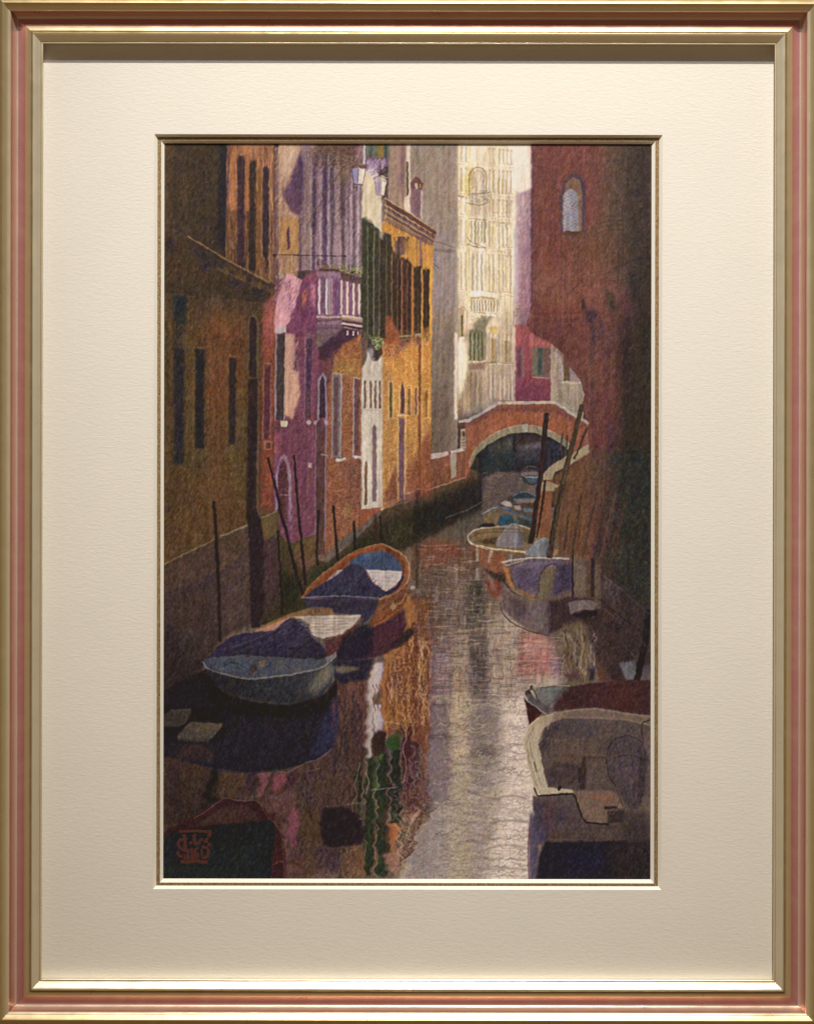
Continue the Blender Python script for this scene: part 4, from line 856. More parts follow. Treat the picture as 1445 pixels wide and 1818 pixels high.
    # windows of the brick and ochre houses
    P('146 124 118', '590,666 606,663 605,812 590,812', b=.8); P('116 76 74', '593,670 601,668 600,808 592,810', b=1.2); L('216 196 170', '606,664 604.5,812', 1.8, .9); L('206 176 150', '590,664 589,812', 1.6, .8); L('216 196 170', '590,663 607,665', 1.8, .9)
    P('124 74 74', '629,672 637,673 637,808 628,808', b=.8); L('206 180 170', '628,671 627,812', 2.4, .9); L('220 190 150', '626,670 639,673', 1.8, .9); P('222 208 184', '596,815 614,812 614,816 597,820', b=.4); P('222 208 184', '628,809 650,811 650,815 630,814', b=.4)
    for q in ('690,677 698,676 697,745 690,746 690,676', '708,737 709,692 714,672 719,692 720,736', '706,890 707,741', '719.5,740 718,888', '721,684 730,685 730,737 722,738', '735,686 741,686 741,736', '753,689 761,688 760,741 753,743'):
        L('222 196 128', q, 1.6, 1)
    R('104 92 42', 691.5, 680, 695.5, 742, b=.5); P('98 58 80', '711,734 711,697 714,678 718,697 717,734', b=.6); R('116 80 98', 708.5, 743, 717, 888, b=.8); R('136 92 50', 724, 690, 727.5, 736, b=.6); R('130 80 70', 736.5, 690, 740, 735, b=.6); R('150 100 48', 755, 693, 758.5, 738, b=.6)
    L('222 202 160', '704,738 724,738', 2.6, 1); P('118 60 38', '743,610 747,610 746,880 743,884', b=.8, a=.75); L('216 170 96', '749,600 748,880', 1.5, .8)
    P('146 74 44', '764,758 766,882 735,890 722,860 735,815', b=3, a=.6); P('128 64 44', '704,824 706,890 684,896 690,862', b=2, a=.6)
    for x, c in ((731, '190 116 50'), (748.5, '214 148 66'), (763.5, '232 172 70')): L(c, [[x, 476], [x, 604]], 2.6, .95)
    P('222 154 64', '716,424 742,432 742,468 718,456', b=2, a=.55); P('226 158 64', '749,432 764,440 764,476 750,472', b=1.5, a=.7)
    # the cream strip keeps its slits
    for x in (646, 656, 664.5, 672.5): R('124 88 56', x, 677, x + 3.2, 724, b=.5)
    hatch('642,640 679,630 679,904 642,905', ['238 228 202', '206 190 160', '190 172 150'], 420, 85, 8, 1.4, .35, 20)
    P('138 106 110', '661,760 664,753 668,760 668,890 661,890', b=.6, a=.9); P('130 90 54', '647.5,822 650,818 652,824 652,894 647.5,896', b=.5)
    # pink house: window, small windows, pillars
    P('72 56 68', '492,594 505,594 503,745 491,745', b=.8, a=.9); L('182 160 186', '490.5,592 489,748', 2, .9); L('206 176 180', '507,590 505,748', 2, .9); P('196 184 188', '492,580 508,580 507,590 491,591', b=.6); P('214 198 200', '499,748 511,748 510,757 499,757', b=.5)
    # golden lower wall
    W_ = '292,560 438,560 436,930 292,990'
    hatch(W_, ['136 92 44', '120 70 40', '84 66 36', '62 44 36', '150 100 52', '98 84 40'], 3600, 76, 8, 1.5, .4, 16)
    P('150 90 48', '372,560 402,570 398,610 368,600', b=8, a=.45); P('130 78 46', '372,690 404,700 400,790 374,800', b=8, a=.4); P('128 80 44', '360,840 420,830 415,900 365,920', b=12, a=.35)
    R('30 30 52', 348, 621, 362, 796, b=1, a=.85); R('42 34 46', 407, 637, 418, 788, b=1, a=.85); R('30 34 62', 310, 620, 326, 822, b=2, a=.6); R('30 42 62', 311, 528, 329, 576, b=2, a=.6)
    hatch('292,262 398,262 392,440 292,400', ['96 72 42', '50 42 36', '70 60 74', '40 34 30', '84 66 36'], 1500, 60, 9, 1.5, .35, 12)
    # pale front: arches, windows, ledges
    for q, c, w, a in (('832,342 833,312 838,300 848,297 858,301 862,314 862,340', '150 130 70', 2.6, .8), ('838,336 839,312 848,303 857,312 857,336', '140 136 140', 2, .6), ('826,360 850,364 868,358', '124 112 92', 2.5, .7), ('830,345 868,342', '118 104 86', 2.2, .7),
                       ('828,432 842,438 862,440', '130 118 90', 2.4, .7), ('812,352 828,356', '244 236 226', 3.5, .9), ('832,388 862,390', '140 128 100', 2, .6), ('870,375 884,378 905,376', '150 136 110', 2, .5), ('872,446 906,448', '156 140 110', 1.8, .5),
                       ('884,402 888,396 896,398 898,408', '140 128 116', 2.4, .7), ('832,522 856,519 880,525', '244 236 220', 4, .95), ('834,530 856,527 878,532', '150 130 84', 2, .7), ('838,557 858,558 880,560', '238 228 208', 3.4, .9)):
        L(c, q, w, a, sm=1)
    for x in (836, 842, 848, 854, 860): L('132 134 96', [[x, 392], [x, 430]], 2.6, .7, b=.5); L('240 230 212', [[x + 2.6, 392], [x + 2.6, 430]], 1.6, .8)
    for x in (838, 846, 854): L('140 136 112', [[x, 450], [x, 516]], 3.4, .6, b=.7); L('238 228 208', [[x + 4, 448], [x + 4, 518]], 1.8, .8)
    for x, y0, y1 in ((871, 345, 380), (872, 402, 440), (884, 312, 345), (890, 316, 345), (897, 318, 345), (884, 350, 395), (903, 360, 400), (868, 455, 515), (876, 455, 515), (888, 460, 530), (897, 460, 540), (905, 440, 560), (886, 410, 445)):
        L('170 148 84', [[x, y0], [x, y1]], 2.2, .65, b=.4); L('246 238 224', [[x + 2.4, y0], [x + 2.4, y1]], 1.4, .6)
    for x in range(836, 880, 5): L('128 108 66', [[x, 533], [x, 553]], 2, .7); L('244 234 216', [[x + 2.4, 532], [x + 2.4, 554]], 1.8, .8)
    P('240 230 210', '812,440 822,440 822,520 812,520', b=2, a=.5); P('242 232 216', '812,266 834,266 832,296 812,330', b=4, a=.45); P('240 230 212', '876,262 904,262 904,300 880,310', b=5, a=.4)
    P('238 228 206', '812,606 826,608 828,650 820,680 812,690', b=2, a=.7)
    for x in (834, 841, 848, 855): L('60 70 56', [[x, 590], [x, 640]], 2.6, .65); L('176 172 130', [[x + 3, 590], [x + 3, 640]], 1.4, .7)
    L('150 120 60', '814,550 821,543 828,552 828,600', 1.8, .6); L('120 90 40', '872,602 878,602 878,645 871,645', 1.6, .7); L('110 90 40', '894,606 903,607 903,642', 1.6, .7)
    hatch('812,650 912,600 912,718 868,722 815,745', ['176 160 130', '112 96 84', '150 140 150', '130 110 70'], 520, 88, 16, 1.4, .4, 4)
    P('232 220 208', '906,255 942,255 942,333 922,343 908,330', b=1.5, a=.8)
    hatch('915,345 942,335 942,575 915,575', ['206 176 190', '150 110 140', '120 96 140', '196 150 160'], 360, 70, 9, 1.4, .45, 12)
    # rows of windows and ledges on the pale front
    rows = ((262, 284), (300, 336), (352, 378), (392, 432), (450, 512), (590, 638), (662, 704))
    for ri, (a_, b_) in enumerate(rows):
        for ci, x in enumerate((818, 826, 868, 875, 885, 892, 899, 906)):
            if ri > 4 and x < 832: continue
            sl = (x - 812) * .06; c = ['150 136 92', '132 126 110', '170 150 80', '140 132 132'][(ri + ci) % 4]
            L(c, [[x, a_ + sl + (ci % 3)], [x, b_ + sl]], 2.6, .55, b=.4); L('244 234 214', [[x + 2.6, a_ + sl], [x + 2.6, b_ + sl]], 1.5, .55); L('120 110 84', [[x - 1.5, b_ + sl + 1.5], [x + 3, b_ + sl + 2]], 1.3, .55)
            E('150 134 96', x, a_ + sl - 1, 2.4, 2.6, a=.45)
        if ri < 6:
            for xa, xb in ((813, 824), (864, 880), (882, 893), (895, 911)):
                o_ = b_ + 4 + (xa - 812) * .07 + RNG.uniform(-1.5, 1.5); L('238 228 212', [[xa, o_], [xb, o_ + 1]], 2, .4, b=.4); L('140 130 112', [[xa + 1, o_ + 2.2], [xb, o_ + 3]], 1.2, .35, b=.3)
    for i in range(60):
        x = RNG.uniform(832, 866); y = RNG.choice([342, 350, 357, 436, 560, 570, 648]) + RNG.uniform(-4, 4); r_ = RNG.uniform(1.5, 3.5)
        L(['120 108 92', '236 226 206', '150 136 96', '110 104 100'][i % 4], [[x, y], [x + r_, y - r_], [x + 2 * r_, y], [x + r_, y + r_]], 1.1, .6, sm=1)
    P('240 230 208', '812,600 822,602 822,690 812,720', b=2, a=.6); L('210 196 120', '816,262 818,400 815,520', 1.6, .5)
    # deep tapered bracket under the balcony
    P('126 98 116', '562,573 606,574 608,584 596,592 584,601 572,615 562,618', b=.8); P('72 42 76', '608,584 640,590 628,600 604,612 588,628 578,640 566,640 566,620 584,603', b=1.6, a=.9)
    L('176 146 160', '563,574 606,575', 2, .8); L('90 60 90', '563,582 606,583', 2, .6, b=.5); hatch('562,584 600,584 584,600 564,616', ['150 120 136', '100 74 96', '128 96 92'], 160, 30, 7, 1.4, .5, 14)
    P('84 52 56', '606,584 612,584 612,594 606,594', a=.8); R('214 186 188', 615, 587, 618, 595); R('214 186 188', 625, 588, 628, 596); R('214 186 188', 634, 589, 636, 595)
    # red house: steps under the overhang, mouldings
    for k in range(4): L(['84 46 46', '140 84 76'][k % 2], [[943, 556 + k * 5], [985, 556 + k * 6], [1042, 552 + k * 7]], 2, .35, sm=1)
    P('94 50 48', '942,580 975,592 1000,600 1012,640 1000,636 990,616 962,600 942,590', b=3, a=.5)
    hatch('942,258 1155,258 1155,700 1045,720 1005,640 942,590', ['140 84 78', '96 58 50', '112 62 66', '120 84 60', '84 56 60'], 2600, 58, 8, 1.5, .3, 12)
    hatch('1045,700 1155,700 1155,1180 1060,1060', ['98 60 54', '58 44 46', '50 54 46', '84 62 50', '46 42 64'], 2200, 80, 9, 1.6, .32, 14)
    for k, x in enumerate(range(1012, 1100, 11)):
        L(['60 42 38', '128 84 58', '48 36 40', '110 66 48'][k % 4], [[x + 26, 850 + (k % 3) * 12], [x + 12, 930], [x, 990]], 3.2, .5, sm=1, b=.8)
    for i in range(240):
        x = RNG.uniform(1086, 1155); y = RNG.uniform(800, 1060); r = RNG.uniform(2, 6)
        E(['64 84 66', '44 60 60', '88 92 58', '36 40 44', '54 70 84'][RNG.integers(0, 5)], x, y, r, r * .5, rot=RNG.uniform(0, 3), a=.4, b=.6)
    L('104 88 78', '1070,1020 1110,1052 1152,1090', 2, .5, sm=1); L('36 30 36', '1062,1062 1100,1092 1150,1130', 3, .6, sm=1, b=.7); L('92 78 72', '1066,1075 1104,1108 1150,1150', 1.8, .45, sm=1)
    for x in (1090, 1108, 1126, 1142): L('50 40 40', [[x, 1040 + (x - 1090) * .7], [x + 4, 1080 + (x - 1090) * .8]], 2, .5)
    # quay walls
    hatch('286,1010 444,935 446,1110 366,1180 286,1240', ['92 72 60', '54 40 48', '74 58 40', '48 38 52'], 1500, 60, 10, 1.6, .35, 14)
    hatch('700,935 850,850 858,905 700,985', ['58 60 38', '34 30 34', '84 64 46', '30 26 38'], 420, 84, 8, 1.6, .4, 14)

def boats():
    hatch('906,1006 925,998 1005,995 1016,1045 975,1060 918,1042', ['112 98 122', '74 64 92', '88 80 112', '100 84 96'], 420, 32, 12, 1.5, .45, 14)
    P('128 116 138', '912,1004 935,997 990,995 975,1003 930,1008', b=2, a=.55); P('58 50 78', '992,1004 1014,1002 1016,1044 996,1052 984,1056', b=2.5, a=.7); P('118 102 78', '962,1020 971,1009 984,1005 984,1018 976,1060 956,1057', b=1.2, a=.8)
    L('58 44 56', '957,1050 959,1020 970,1005 984,1001 994,1010 1000,1030', 1.8, .7, sm=1); L('150 134 150', '910,1010 925,1002 950,1000', 1.6, .6, sm=1)
    hatch('895,1050 940,1066 978,1070 975,1126 945,1122 912,1102 893,1076', ['120 104 98', '82 66 70', '100 88 92', '70 56 66'], 300, 80, 9, 1.5, .4, 10)
    hatch('881,967 890,946 910,930 927,948 930,968', ['156 148 146', '112 104 102', '138 138 148'], 130, 66, 8, 1.4, .5, 10); hatch('933,984 945,968 968,954 977,984', ['146 150 150', '100 106 110', '128 130 136'], 130, 60, 8, 1.4, .5, 10)
    P('92 86 84', '918,936 927,948 930,967 921,967', b=1.6, a=.6); P('84 88 94', '968,958 976,964 977,984 970,984', b=1.6, a=.6); L('170 164 158', '886,958 896,942 908,931', 1.6, .6, sm=1); L('160 162 160', '940,976 952,962 966,955', 1.6, .6, sm=1)
    for q in ('836,956 850,948 880,945 930,944', '842,962 870,958 884,960', '850,940 880,939 930,939'): L('96 70 42', q, 1.6, .6, sm=1)
    hatch('840,968 895,984 897,1026 858,1008 843,985', ['156 104 74', '104 66 48', '130 84 56'], 160, 12, 10, 1.4, .45, 8)
    # left poles
    for q, w, w2 in (('380,890 383,940 387,1010 390,1080 391,1140', 6, 5.5), ('475,812 488,860 498,905 512,960 527,1020 540,1060', 4, 7), ('522,808 526,860 532,930 543,1040', 4.6, 5),
                     ('493,942 498,1010 502,1090', 3.5, 4.5), ('592,898 596,950 600,1000', 4.5, 5), ('628,924 630,960 631,985', 4.5, 5), ('676,915 676,950 677,968', 4, 4), ('566,905 563,960 564,1005', 4, 4)):
        L('34 24 28', q, w, .95, sm=1, w2=w2)
    P('34 24 28', '590,905 593,896 596,905'); R('56 34 30', 664, 912, 670, 960, b=2, a=.6); R('34 30 30', 738, 870, 743, 1045, b=1.8, a=.6)
    L('120 60 40', '639,890 638,945', 2, .7)
    # centre boat
    P('150 82 46', '536,1063 548,1045 575,1018 620,985 655,970 678,965 700,975 718,988 724,1000 727,1018 722,1042 700,1056 672,1066 600,1068', b=.6)
    P('120 66 40', '540,1058 575,1022 620,990 660,975 678,968 676,976 655,982 630,1000 600,1014', b=1, a=.7); P('110 60 36', '680,968 705,980 720,1000 716,1028 710,1010 690,985', b=1)
    P('62 84 130', '618,1000 640,985 660,980 678,977 694,985 708,1000 715,1015 650,1011 628,1004', b=.8); P('44 66 116', '640,1000 690,985 705,1000 712,1014 660,1011', b=5, a=.6)
    P('206 194 184', '650,1011 714,1015 712,1028 700,1040 685,1051 676,1045 660,1030', b=.6)
    for k in range(5): L('150 134 120', [[656 + k * 5, 1016 + k * 7], [713 - k * 4, 1019 + k * 7]], 1.2, .6)
    P('196 178 164', '576,1036 600,1012 609,1012 606,1020 585,1034', b=.8)
    P('44 42 84', '541,1060 556,1046 590,1026 612,1010 622,1002 636,1002 648,1010 655,1026 664,1036 684,1050 692,1050 704,1040 713,1026 716,1030 704,1048 676,1062 600,1064', b=.8)
    P('70 64 104', '600,1030 625,1008 640,1012 650,1040 620,1052', b=6, a=.35); P('34 30 60', '640,1015 652,1040 672,1054 640,1050', b=4, a=.6); L('28 34 76', '684,1054 705,1042 716,1022', 5, .8, sm=1)
    L('104 110 150', '540,1062 600,1058 640,1060 672,1061', 2.6, .9, sm=1)
    L('196 142 78', '536,1064 548,1044 575,1018 620,985 655,970 678,965', 1.8, .85, sm=1); L('196 150 90', '678,965 702,976 720,990 727,1012 723,1034 704,1052 673,1064', 2.8, .9, sm=1)
    P('52 46 86', '538,1064 600,1063 673,1064 668,1085 655,1100 641,1110 641,1092 590,1088 560,1088', b=.8); P('36 32 58', '560,1068 670,1068 660,1085 600,1084', a=.5, b=3)
    P('128 70 38', '672,1067 705,1053 724,1036 726,1050 720,1072 708,1090 685,1104 662,1118 655,1112 664,1092', b=.8); P('150 76 40', '664,1095 680,1085 690,1095 662,1114', b=2, a=.8); P('96 54 34', '700,1060 722,1045 718,1070 704,1086', b=3, a=.6)
    L('190 146 96', '722,1054 712,1070 694,1080', 3, .8, sm=1); P('180 152 110', '694,1078 698,1068 704,1078 698,1086', b=.8)
    P('70 38 56', '655,1118 690,1102 716,1082 722,1110 708,1140 690,1160 650,1172 620,1160', b=1.5); P('30 26 54', '596,1132 640,1108 662,1112 660,1160 640,1172 600,1176 590,1160', b=3)
    P('90 46 50', '575,1134 600,1126 632,1108 640,1112 610,1130 600,1160 580,1165', b=2)
    P('46 32 38', '715,1122 732,1114 736,1124 720,1142 700,1154 695,1148', b=1.5)
    P('34 32 60', '590,1176 665,1170 650,1205 610,1215 590,1200', b=2); P('130 116 90', '592,1182 640,1184 630,1192 600,1196', b=2, a=.8); R('104 120 130', 582, 1175, 590, 1215, b=2, a=.6)
    E('120 100 88', 731, 1046, 8, 9); E('170 156 146', 733, 1043, 4, 3.6); E('70 50 50', 727, 1051, 4.5, 5, b=1, a=.7)
    # front left boat
    P('140 100 54', '450,1122 480,1105 515,1090 560,1077 590,1080 595,1092 530,1100 500,1110', b=1)
    P('190 134 104', '452,1121 490,1106 515,1096 510,1104 490,1118 470,1122', b=1)
    P('198 182 158', '517,1094 600,1093 642,1092 632,1108 606,1126 574,1134 554,1128 550,1108 535,1098', b=.6)
    for k in range(6): L('140 116 96', [[545 + k * 3, 1098 + k * 5], [636 - k * 8, 1098 + k * 5]], 1.3, .6)
    L('150 86 56', '642,1094 630,1110 606,1128 578,1136', 2, .8)
    P('44 38 78', '370,1168 386,1150 405,1134 430,1125 470,1122 490,1120 500,1108 512,1099 524,1097 538,1103 548,1115 552,1130 566,1140 576,1152 582,1166 566,1173 500,1168 430,1164', b=.8)
    P('70 58 98', '500,1125 520,1102 540,1112 545,1140 520,1150', b=7, a=.45); P('34 44 98', '380,1162 420,1140 460,1138 440,1155', b=5, a=.5); P('34 26 60', '545,1135 570,1145 578,1160 560,1168', b=4, a=.7)
    L('80 70 110', '440,1150 480,1135 510,1110', 2, .4, sm=1); L('26 22 50', '400,1160 450,1150 500,1150 550,1160', 3, .4, sm=1)
    P('70 84 120', '360,1178 368,1170 400,1166 450,1167 513,1169 560,1174 584,1168 596,1160 598,1166 580,1180 545,1192 495,1200 444,1205 405,1197 375,1188', b=.6)
    P('98 104 128', '500,1172 560,1178 540,1190 480,1194', b=6, a=.6); P('58 90 130', '380,1176 440,1172 460,1196 410,1192', b=5, a=.5)
    L('140 144 150', '360,1176 372,1188 405,1198 444,1205 495,1200 545,1192 580,1180 598,1163', 2.2, .85, sm=1); L('130 134 140', '582,1170 598,1158', 3, .8)
    L('34 36 60', '398,1184 408,1178 422,1178 436,1186', 2, .8, sm=1); P('64 44 56', '444,1188 448,1180 456,1180 458,1190 450,1194', b=.6); P('140 110 60', '460,1176 474,1171 470,1182 460,1186', b=1.2); P('110 80 50', '440,1194 452,1194 446,1202', b=.8)
    L('50 44 60', '471,1187 478,1182', 2.4, .8); L('80 50 44', '508,1180 515,1187', 3, .8)
    P('44 52 76', '366,1186 405,1200 444,1207 495,1203 545,1194 580,1183 597,1166 596,1190 588,1215 572,1235 540,1246 500,1249 450,1244 405,1230 380,1212', b=1)
    P('34 34 48', '366,1188 400,1200 440,1208 450,1240 400,1232 378,1210', b=4, a=.7); P('136 134 104', '560,1195 588,1178 586,1205 570,1225 552,1238 548,1222', b=4, a=.8); P('80 90 100', '540,1196 565,1190 552,1236 530,1240', b=5, a=.5)
    hatch('370,1167 430,1126 485,1121 500,1106 524,1097 548,1112 580,1160 500,1168', ['66 56 96', '34 30 62', '54 50 92', '78 66 100', '30 36 78'], 620, 24, 16, 1.6, .45, 12)
    for q in ('400,1160 450,1142 500,1118', '440,1162 500,1140 535,1108', '520,1162 548,1140', '470,1160 530,1150 572,1158'): L('28 24 50', q, 2.4, .45, sm=1, b=.6)
    for q in ('410,1152 460,1132 500,1112 524,1099', '540,1106 550,1126 566,1142'): L('96 86 122', q, 2, .5, sm=1, b=.5)
    hatch('366,1176 400,1168 510,1170 590,1168 545,1190 444,1203 405,1196', ['92 104 132', '58 72 104', '110 114 128', '70 90 124'], 420, 4, 10, 1.4, .45, 20)
    hatch('372,1192 444,1209 540,1197 592,1176 586,1215 540,1244 500,1248 450,1243 405,1229', ['54 64 92', '36 38 56', '66 74 90', '40 50 84'], 620, 78, 10, 1.5, .4, 14)
    P('40 44 66', '400,1222 500,1240 560,1228 540,1246 500,1249 450,1244 405,1230', b=3, a=.8); P('152 150 122', '572,1190 592,1174 589,1203 574,1222', b=3, a=.6)
    L('30 30 48', '444,1208 450,1225 454,1244', 2, .5); L('164 166 168', '361,1178 372,1189 405,1199 444,1206 495,1201 545,1193 580,1181 597,1165', 1.6, .8, sm=1); P('140 144 150', '578,1168 598,1159 598,1166 582,1178', b=.6, a=.8)
    R('110 124 132', 590, 1182, 594, 1212, b=1.2, a=.7)
    hatch('545,1058 600,1014 625,1003 648,1010 690,1052 670,1062', ['74 68 110', '36 32 66', '56 52 96', '90 84 120'], 420, 58, 13, 1.5, .45, 12)
    hatch('640,998 680,978 712,1014 650,1010', ['76 98 140', '48 64 104', '60 84 130'], 220, 55, 9, 1.5, .4, 12)
    hatch('652,1012 713,1016 700,1040 680,1050', ['222 210 200', '160 144 134', '190 176 164'], 160, 3, 14, 1.3, .5, 3); hatch('520,1095 640,1093 606,1126 554,1128', ['216 202 178', '150 132 112', '182 164 140'], 260, 2, 18, 1.3, .5, 3)
    hatch('672,1066 724,1036 726,1050 708,1090 662,1116 656,1110', ['150 90 50', '92 50 34', '120 66 38', '170 110 64'], 300, 36, 14, 1.5, .45, 8)
    hatch('542,1066 670,1066 655,1100 641,1110 641,1092 560,1088', ['60 54 92', '36 32 56', '72 50 70'], 300, 70, 10, 1.5, .4, 12)
    hatch('596,1132 655,1116 720,1084 722,1110 690,1160 640,1173 600,1176', ['86 48 62', '36 28 48', '62 36 54', '28 24 50'], 360, 60, 10, 1.6, .4, 14)
    L('60 36 30', '655,1110 664,1092 672,1070', 2, .6); L('176 120 66', '664,1112 690,1096 708,1082', 1.6, .6, sm=1)
    # dark water and reflections under it
    P('30 24 38', '282,1230 366,1188 400,1236 450,1250 520,1252 585,1230 598,1200 602,1280 590,1330 560,1352 500,1367 440,1372 380,1365 300,1345 282,1345', b=1.5, c2='30 30 52')
    P('52 36 44', '282,1110 330,1200 282,1250', b=8, a=.3)
    P('22 20 28', '366,1200 384,1217 405,1232 450,1246 500,1251 545,1247 575,1236 592,1214 600,1225 590,1262 540,1275 420,1272 366,1240', b=2, a=.95)
    P('48 48 96', '566,1290 595,1240 600,1290 585,1335 555,1350 560,1320', b=5, a=.75); P('40 62 128', '585,1300 598,1270 597,1310 588,1330', b=3, a=.6); P('70 48 84', '590,1240 600,1236 600,1290 592,1290', b=3, a=.7)
    L('160 140 110', '490,1368 510,1372 540,1356 570,1346 590,1328', 1.8, .8, sm=1)
    L('40 50 96', '385,1367 440,1373 500,1368', 2, .7, sm=1)
    P('70 46 44', '300,1345 330,1320 375,1325 390,1345 372,1352', b=4, a=.5); P('46 36 52', '284,1300 315,1296 318,1318 290,1330', b=4, a=.5)
    P('96 86 70', '290,1272 306,1260 340,1258 342,1266 330,1284 316,1292 290,1290', b=1); P('118 102 80', '338,1282 398,1285 388,1298 372,1312 318,1312 316,1308', b=.8); P('96 92 84', '320,1300 386,1300 370,1318 318,1316', b=1.5, a=.8)
    P('120 116 110', '296,1262 340,1259 338,1264', a=.5, b=1); L('130 124 116', '372,1314 386,1300', 2, .5)
    for i in range(44):   # upright reflections, broken
        x = RNG.uniform(395, 655); y = RNG.uniform(1372, 1430)
        if 570 < x < 650 and y > 1420: continue
        c = ['52 36 46', '128 84 62', '150 98 76', '84 52 64', '110 80 52', '60 44 34'][RNG.integers(0, 6)]; h = RNG.uniform(24, 70)
        L(c, [[x, y], [x + RNG.uniform(-4, 4), y + h * .3], [x + RNG.uniform(-4, 4), y + h * .6], [x + RNG.uniform(-3, 3), y + h]], RNG.uniform(1.5, 4), .45, sm=1, b=.8)
    for i in range(60):
        x = RNG.uniform(590, 650); y = RNG.uniform(1200, 1340); h = RNG.uniform(20, 60)
        L(['56 40 50', '116 72 56', '84 52 46', '44 36 60', '134 90 70'][RNG.integers(0, 5)], [[x, y], [x + RNG.uniform(-3, 3), y + h * .3], [x + RNG.uniform(-3, 3), y + h * .6], [x, y + h]], RNG.uniform(1.5, 3.5), .45, sm=1, b=.7)
    P('176 96 106', '463,1372 478,1371 477,1390 464,1412 455,1416 465,1394', b=2, a=.7); P('178 88 102', '488,1375 507,1372 509,1390 494,1406 483,1405', b=2, a=.7); P('172 90 108', '516,1442 530,1436 533,1462 527,1482 529,1500 521,1503 514,1484', b=1.6, sm=1, a=.8)
    P('42 30 44', '578,1440 600,1434 622,1437 642,1458 645,1488 618,1500 580,1500 570,1470', b=2.5, sm=1, a=.85)
    # bottom left boat
    P('74 32 44', '282,1480 320,1462 336,1455 372,1432 395,1418 408,1415 422,1420 452,1420 466,1428 480,1450 490,1462 502,1480 508,1520 509,1575 282,1575', b=1)
    P('88 56 50', '352,1466 385,1440 408,1428 440,1432 456,1445 464,1460 430,1462', b=2); P('50 26 40', '290,1478 330,1460 350,1470 345,1485 300,1490', b=3, a=.7)
    P('22 36 44', '282,1495 310,1478 345,1472 400,1464 450,1460 485,1456 490,1475 486,1510 480,1575 282,1575', b=1.5); P('50 60 52', '290,1540 400,1500 470,1480 470,1560 290,1575', b=14, a=.35); P('20 34 60', '290,1500 350,1485 340,1530 290,1540', b=8, a=.45)
    L('150 98 84', '345,1455 372,1437 395,1420 408,1417 424,1422 452,1421 464,1428', 1.8, .75, sm=1); L('150 90 70', '464,1428 476,1450 492,1466 502,1490 507,1560', 1.8, .7, sm=1)
    L('160 90 70', '486,1536 498,1530 506,1532', 2.2, .7, sm=1); L('130 66 56', '490,1500 494,1530', 1.4, .7); P('96 40 50', '480,1448 492,1442 490,1456 482,1460', b=1); L('150 130 140', '414,1420 432,1422 450,1421', 1.2, .6)
    L('120 100 130', '482,1414 500,1418 524,1408', 2, .6, sm=1)
    hatch('282,1490 480,1465 478,1568 282,1568', ['44 60 56', '20 30 50', '60 66 50', '16 26 30'], 700, 55, 14, 1.6, .4)
    # right dark-tarp boat
    P('62 34 42', '945,1222 985,1216 1020,1217 1050,1212 1100,1208 1168,1207 1168,1280 985,1262 960,1258', b=1); P('80 46 40', '1060,1225 1120,1215 1140,1260 1080,1256', b=10, a=.6)
    P('58 26 34', '931,1238 965,1264 948,1282 940,1290', b=.6); P('112 114 108', '946,1222 1012,1216 1000,1228 985,1250 982,1262 968,1258 955,1240', b=1); P('78 70 66', '1000,1217 1014,1216 985,1252 980,1245', b=1.5, a=.7)
    P('84 80 82', '931,1230 942,1228 948,1238 984,1262 966,1266 940,1246', b=1); L('170 168 166', '930,1232 940,1246 970,1268', 2, .9, sm=1); L('190 178 150', '948,1222 975,1217 1012,1217', 1.8, .8, sm=1); L('70 46 34', '944,1217 943,1224', 5, .9); P('64 50 48', '932,1226 940,1222 944,1230 934,1234')
    # front right open boat
    P('186 172 142', '929,1320 932,1302 940,1286 955,1274 985,1264 1020,1259 1060,1256 1100,1263 1168,1272 1168,1290 1100,1276 1040,1274 1000,1274 978,1282 964,1297 956,1320 962,1350 973,1398 1016,1399 1018,1407 954,1411 945,1385 936,1350', b=.5)
    P('116 96 84', '985,1264 1020,1259 1060,1256 1100,1263 1168,1272 1168,1290 1100,1278 1040,1275 1000,1275 980,1282', b=2.5, a=.95); P('150 128 104', '950,1278 985,1264 1010,1262 1000,1274 975,1282 962,1290', b=4, a=.6)
    P('86 74 70', '957,1320 965,1297 980,1282 1002,1275 1040,1275 1100,1278 1168,1290 1168,1415 1020,1402 974,1397 962,1350', b=.8)
    P('50 44 62', '958,1320 965,1300 985,1284 1010,1280 980,1305 966,1345', b=5, a=.8); P('108 84 66', '990,1310 1070,1306 1070,1360 985,1358', b=10, a=.5); P('66 60 76', '1000,1285 1060,1280 1060,1310 1000,1310', b=8, a=.5)
    P('64 52 56', '970,1365 1028,1362 1024,1397 976,1395', b=3, a=.8); P('54 38 46', '1026,1364 1036,1340 1042,1345 1040,1400 1030,1400', b=1); L('120 98 84', '1028,1362 1038,1338 1072,1340', 1.8, .8); L('110 92 80', '985,1314 1070,1310', 1.4, .6)
    P('94 80 74', '1042,1342 1080,1342 1088,1390 1042,1400', b=3, a=.7)
    for q in ('935,1320 940,1350 955,1400', '942,1318 946,1345 962,1395', '940,1300 935,1322', '948,1290 941,1310 944,1340'): L('120 106 84', q, 1.2, .7, sm=1)
    L('60 48 40', '948,1352 954,1370', 2.6, .8); L('226 214 186', '930,1320 934,1300 944,1284 958,1275', 1.8, .7, sm=1); L('120 104 90', '957,1320 965,1297 980,1282 1002,1275 1040,1274', 1.4, .7, sm=1)
    P('118 98 84', '1020,1404 1088,1404 1096,1416 1107,1438 1080,1440 1078,1459 1045,1458 1035,1440', b=1); P('150 84 60', '1040,1408 1090,1408 1095,1422 1050,1418', b=4, a=.4); L('110 96 90', '1022,1404 1086,1403', 2, .7)
    R('36 28 32', 1073, 1430, 1096, 1436, b=1); P('40 32 36', '1080,1438 1108,1438 1108,1460 1080,1462', b=2, a=.8)
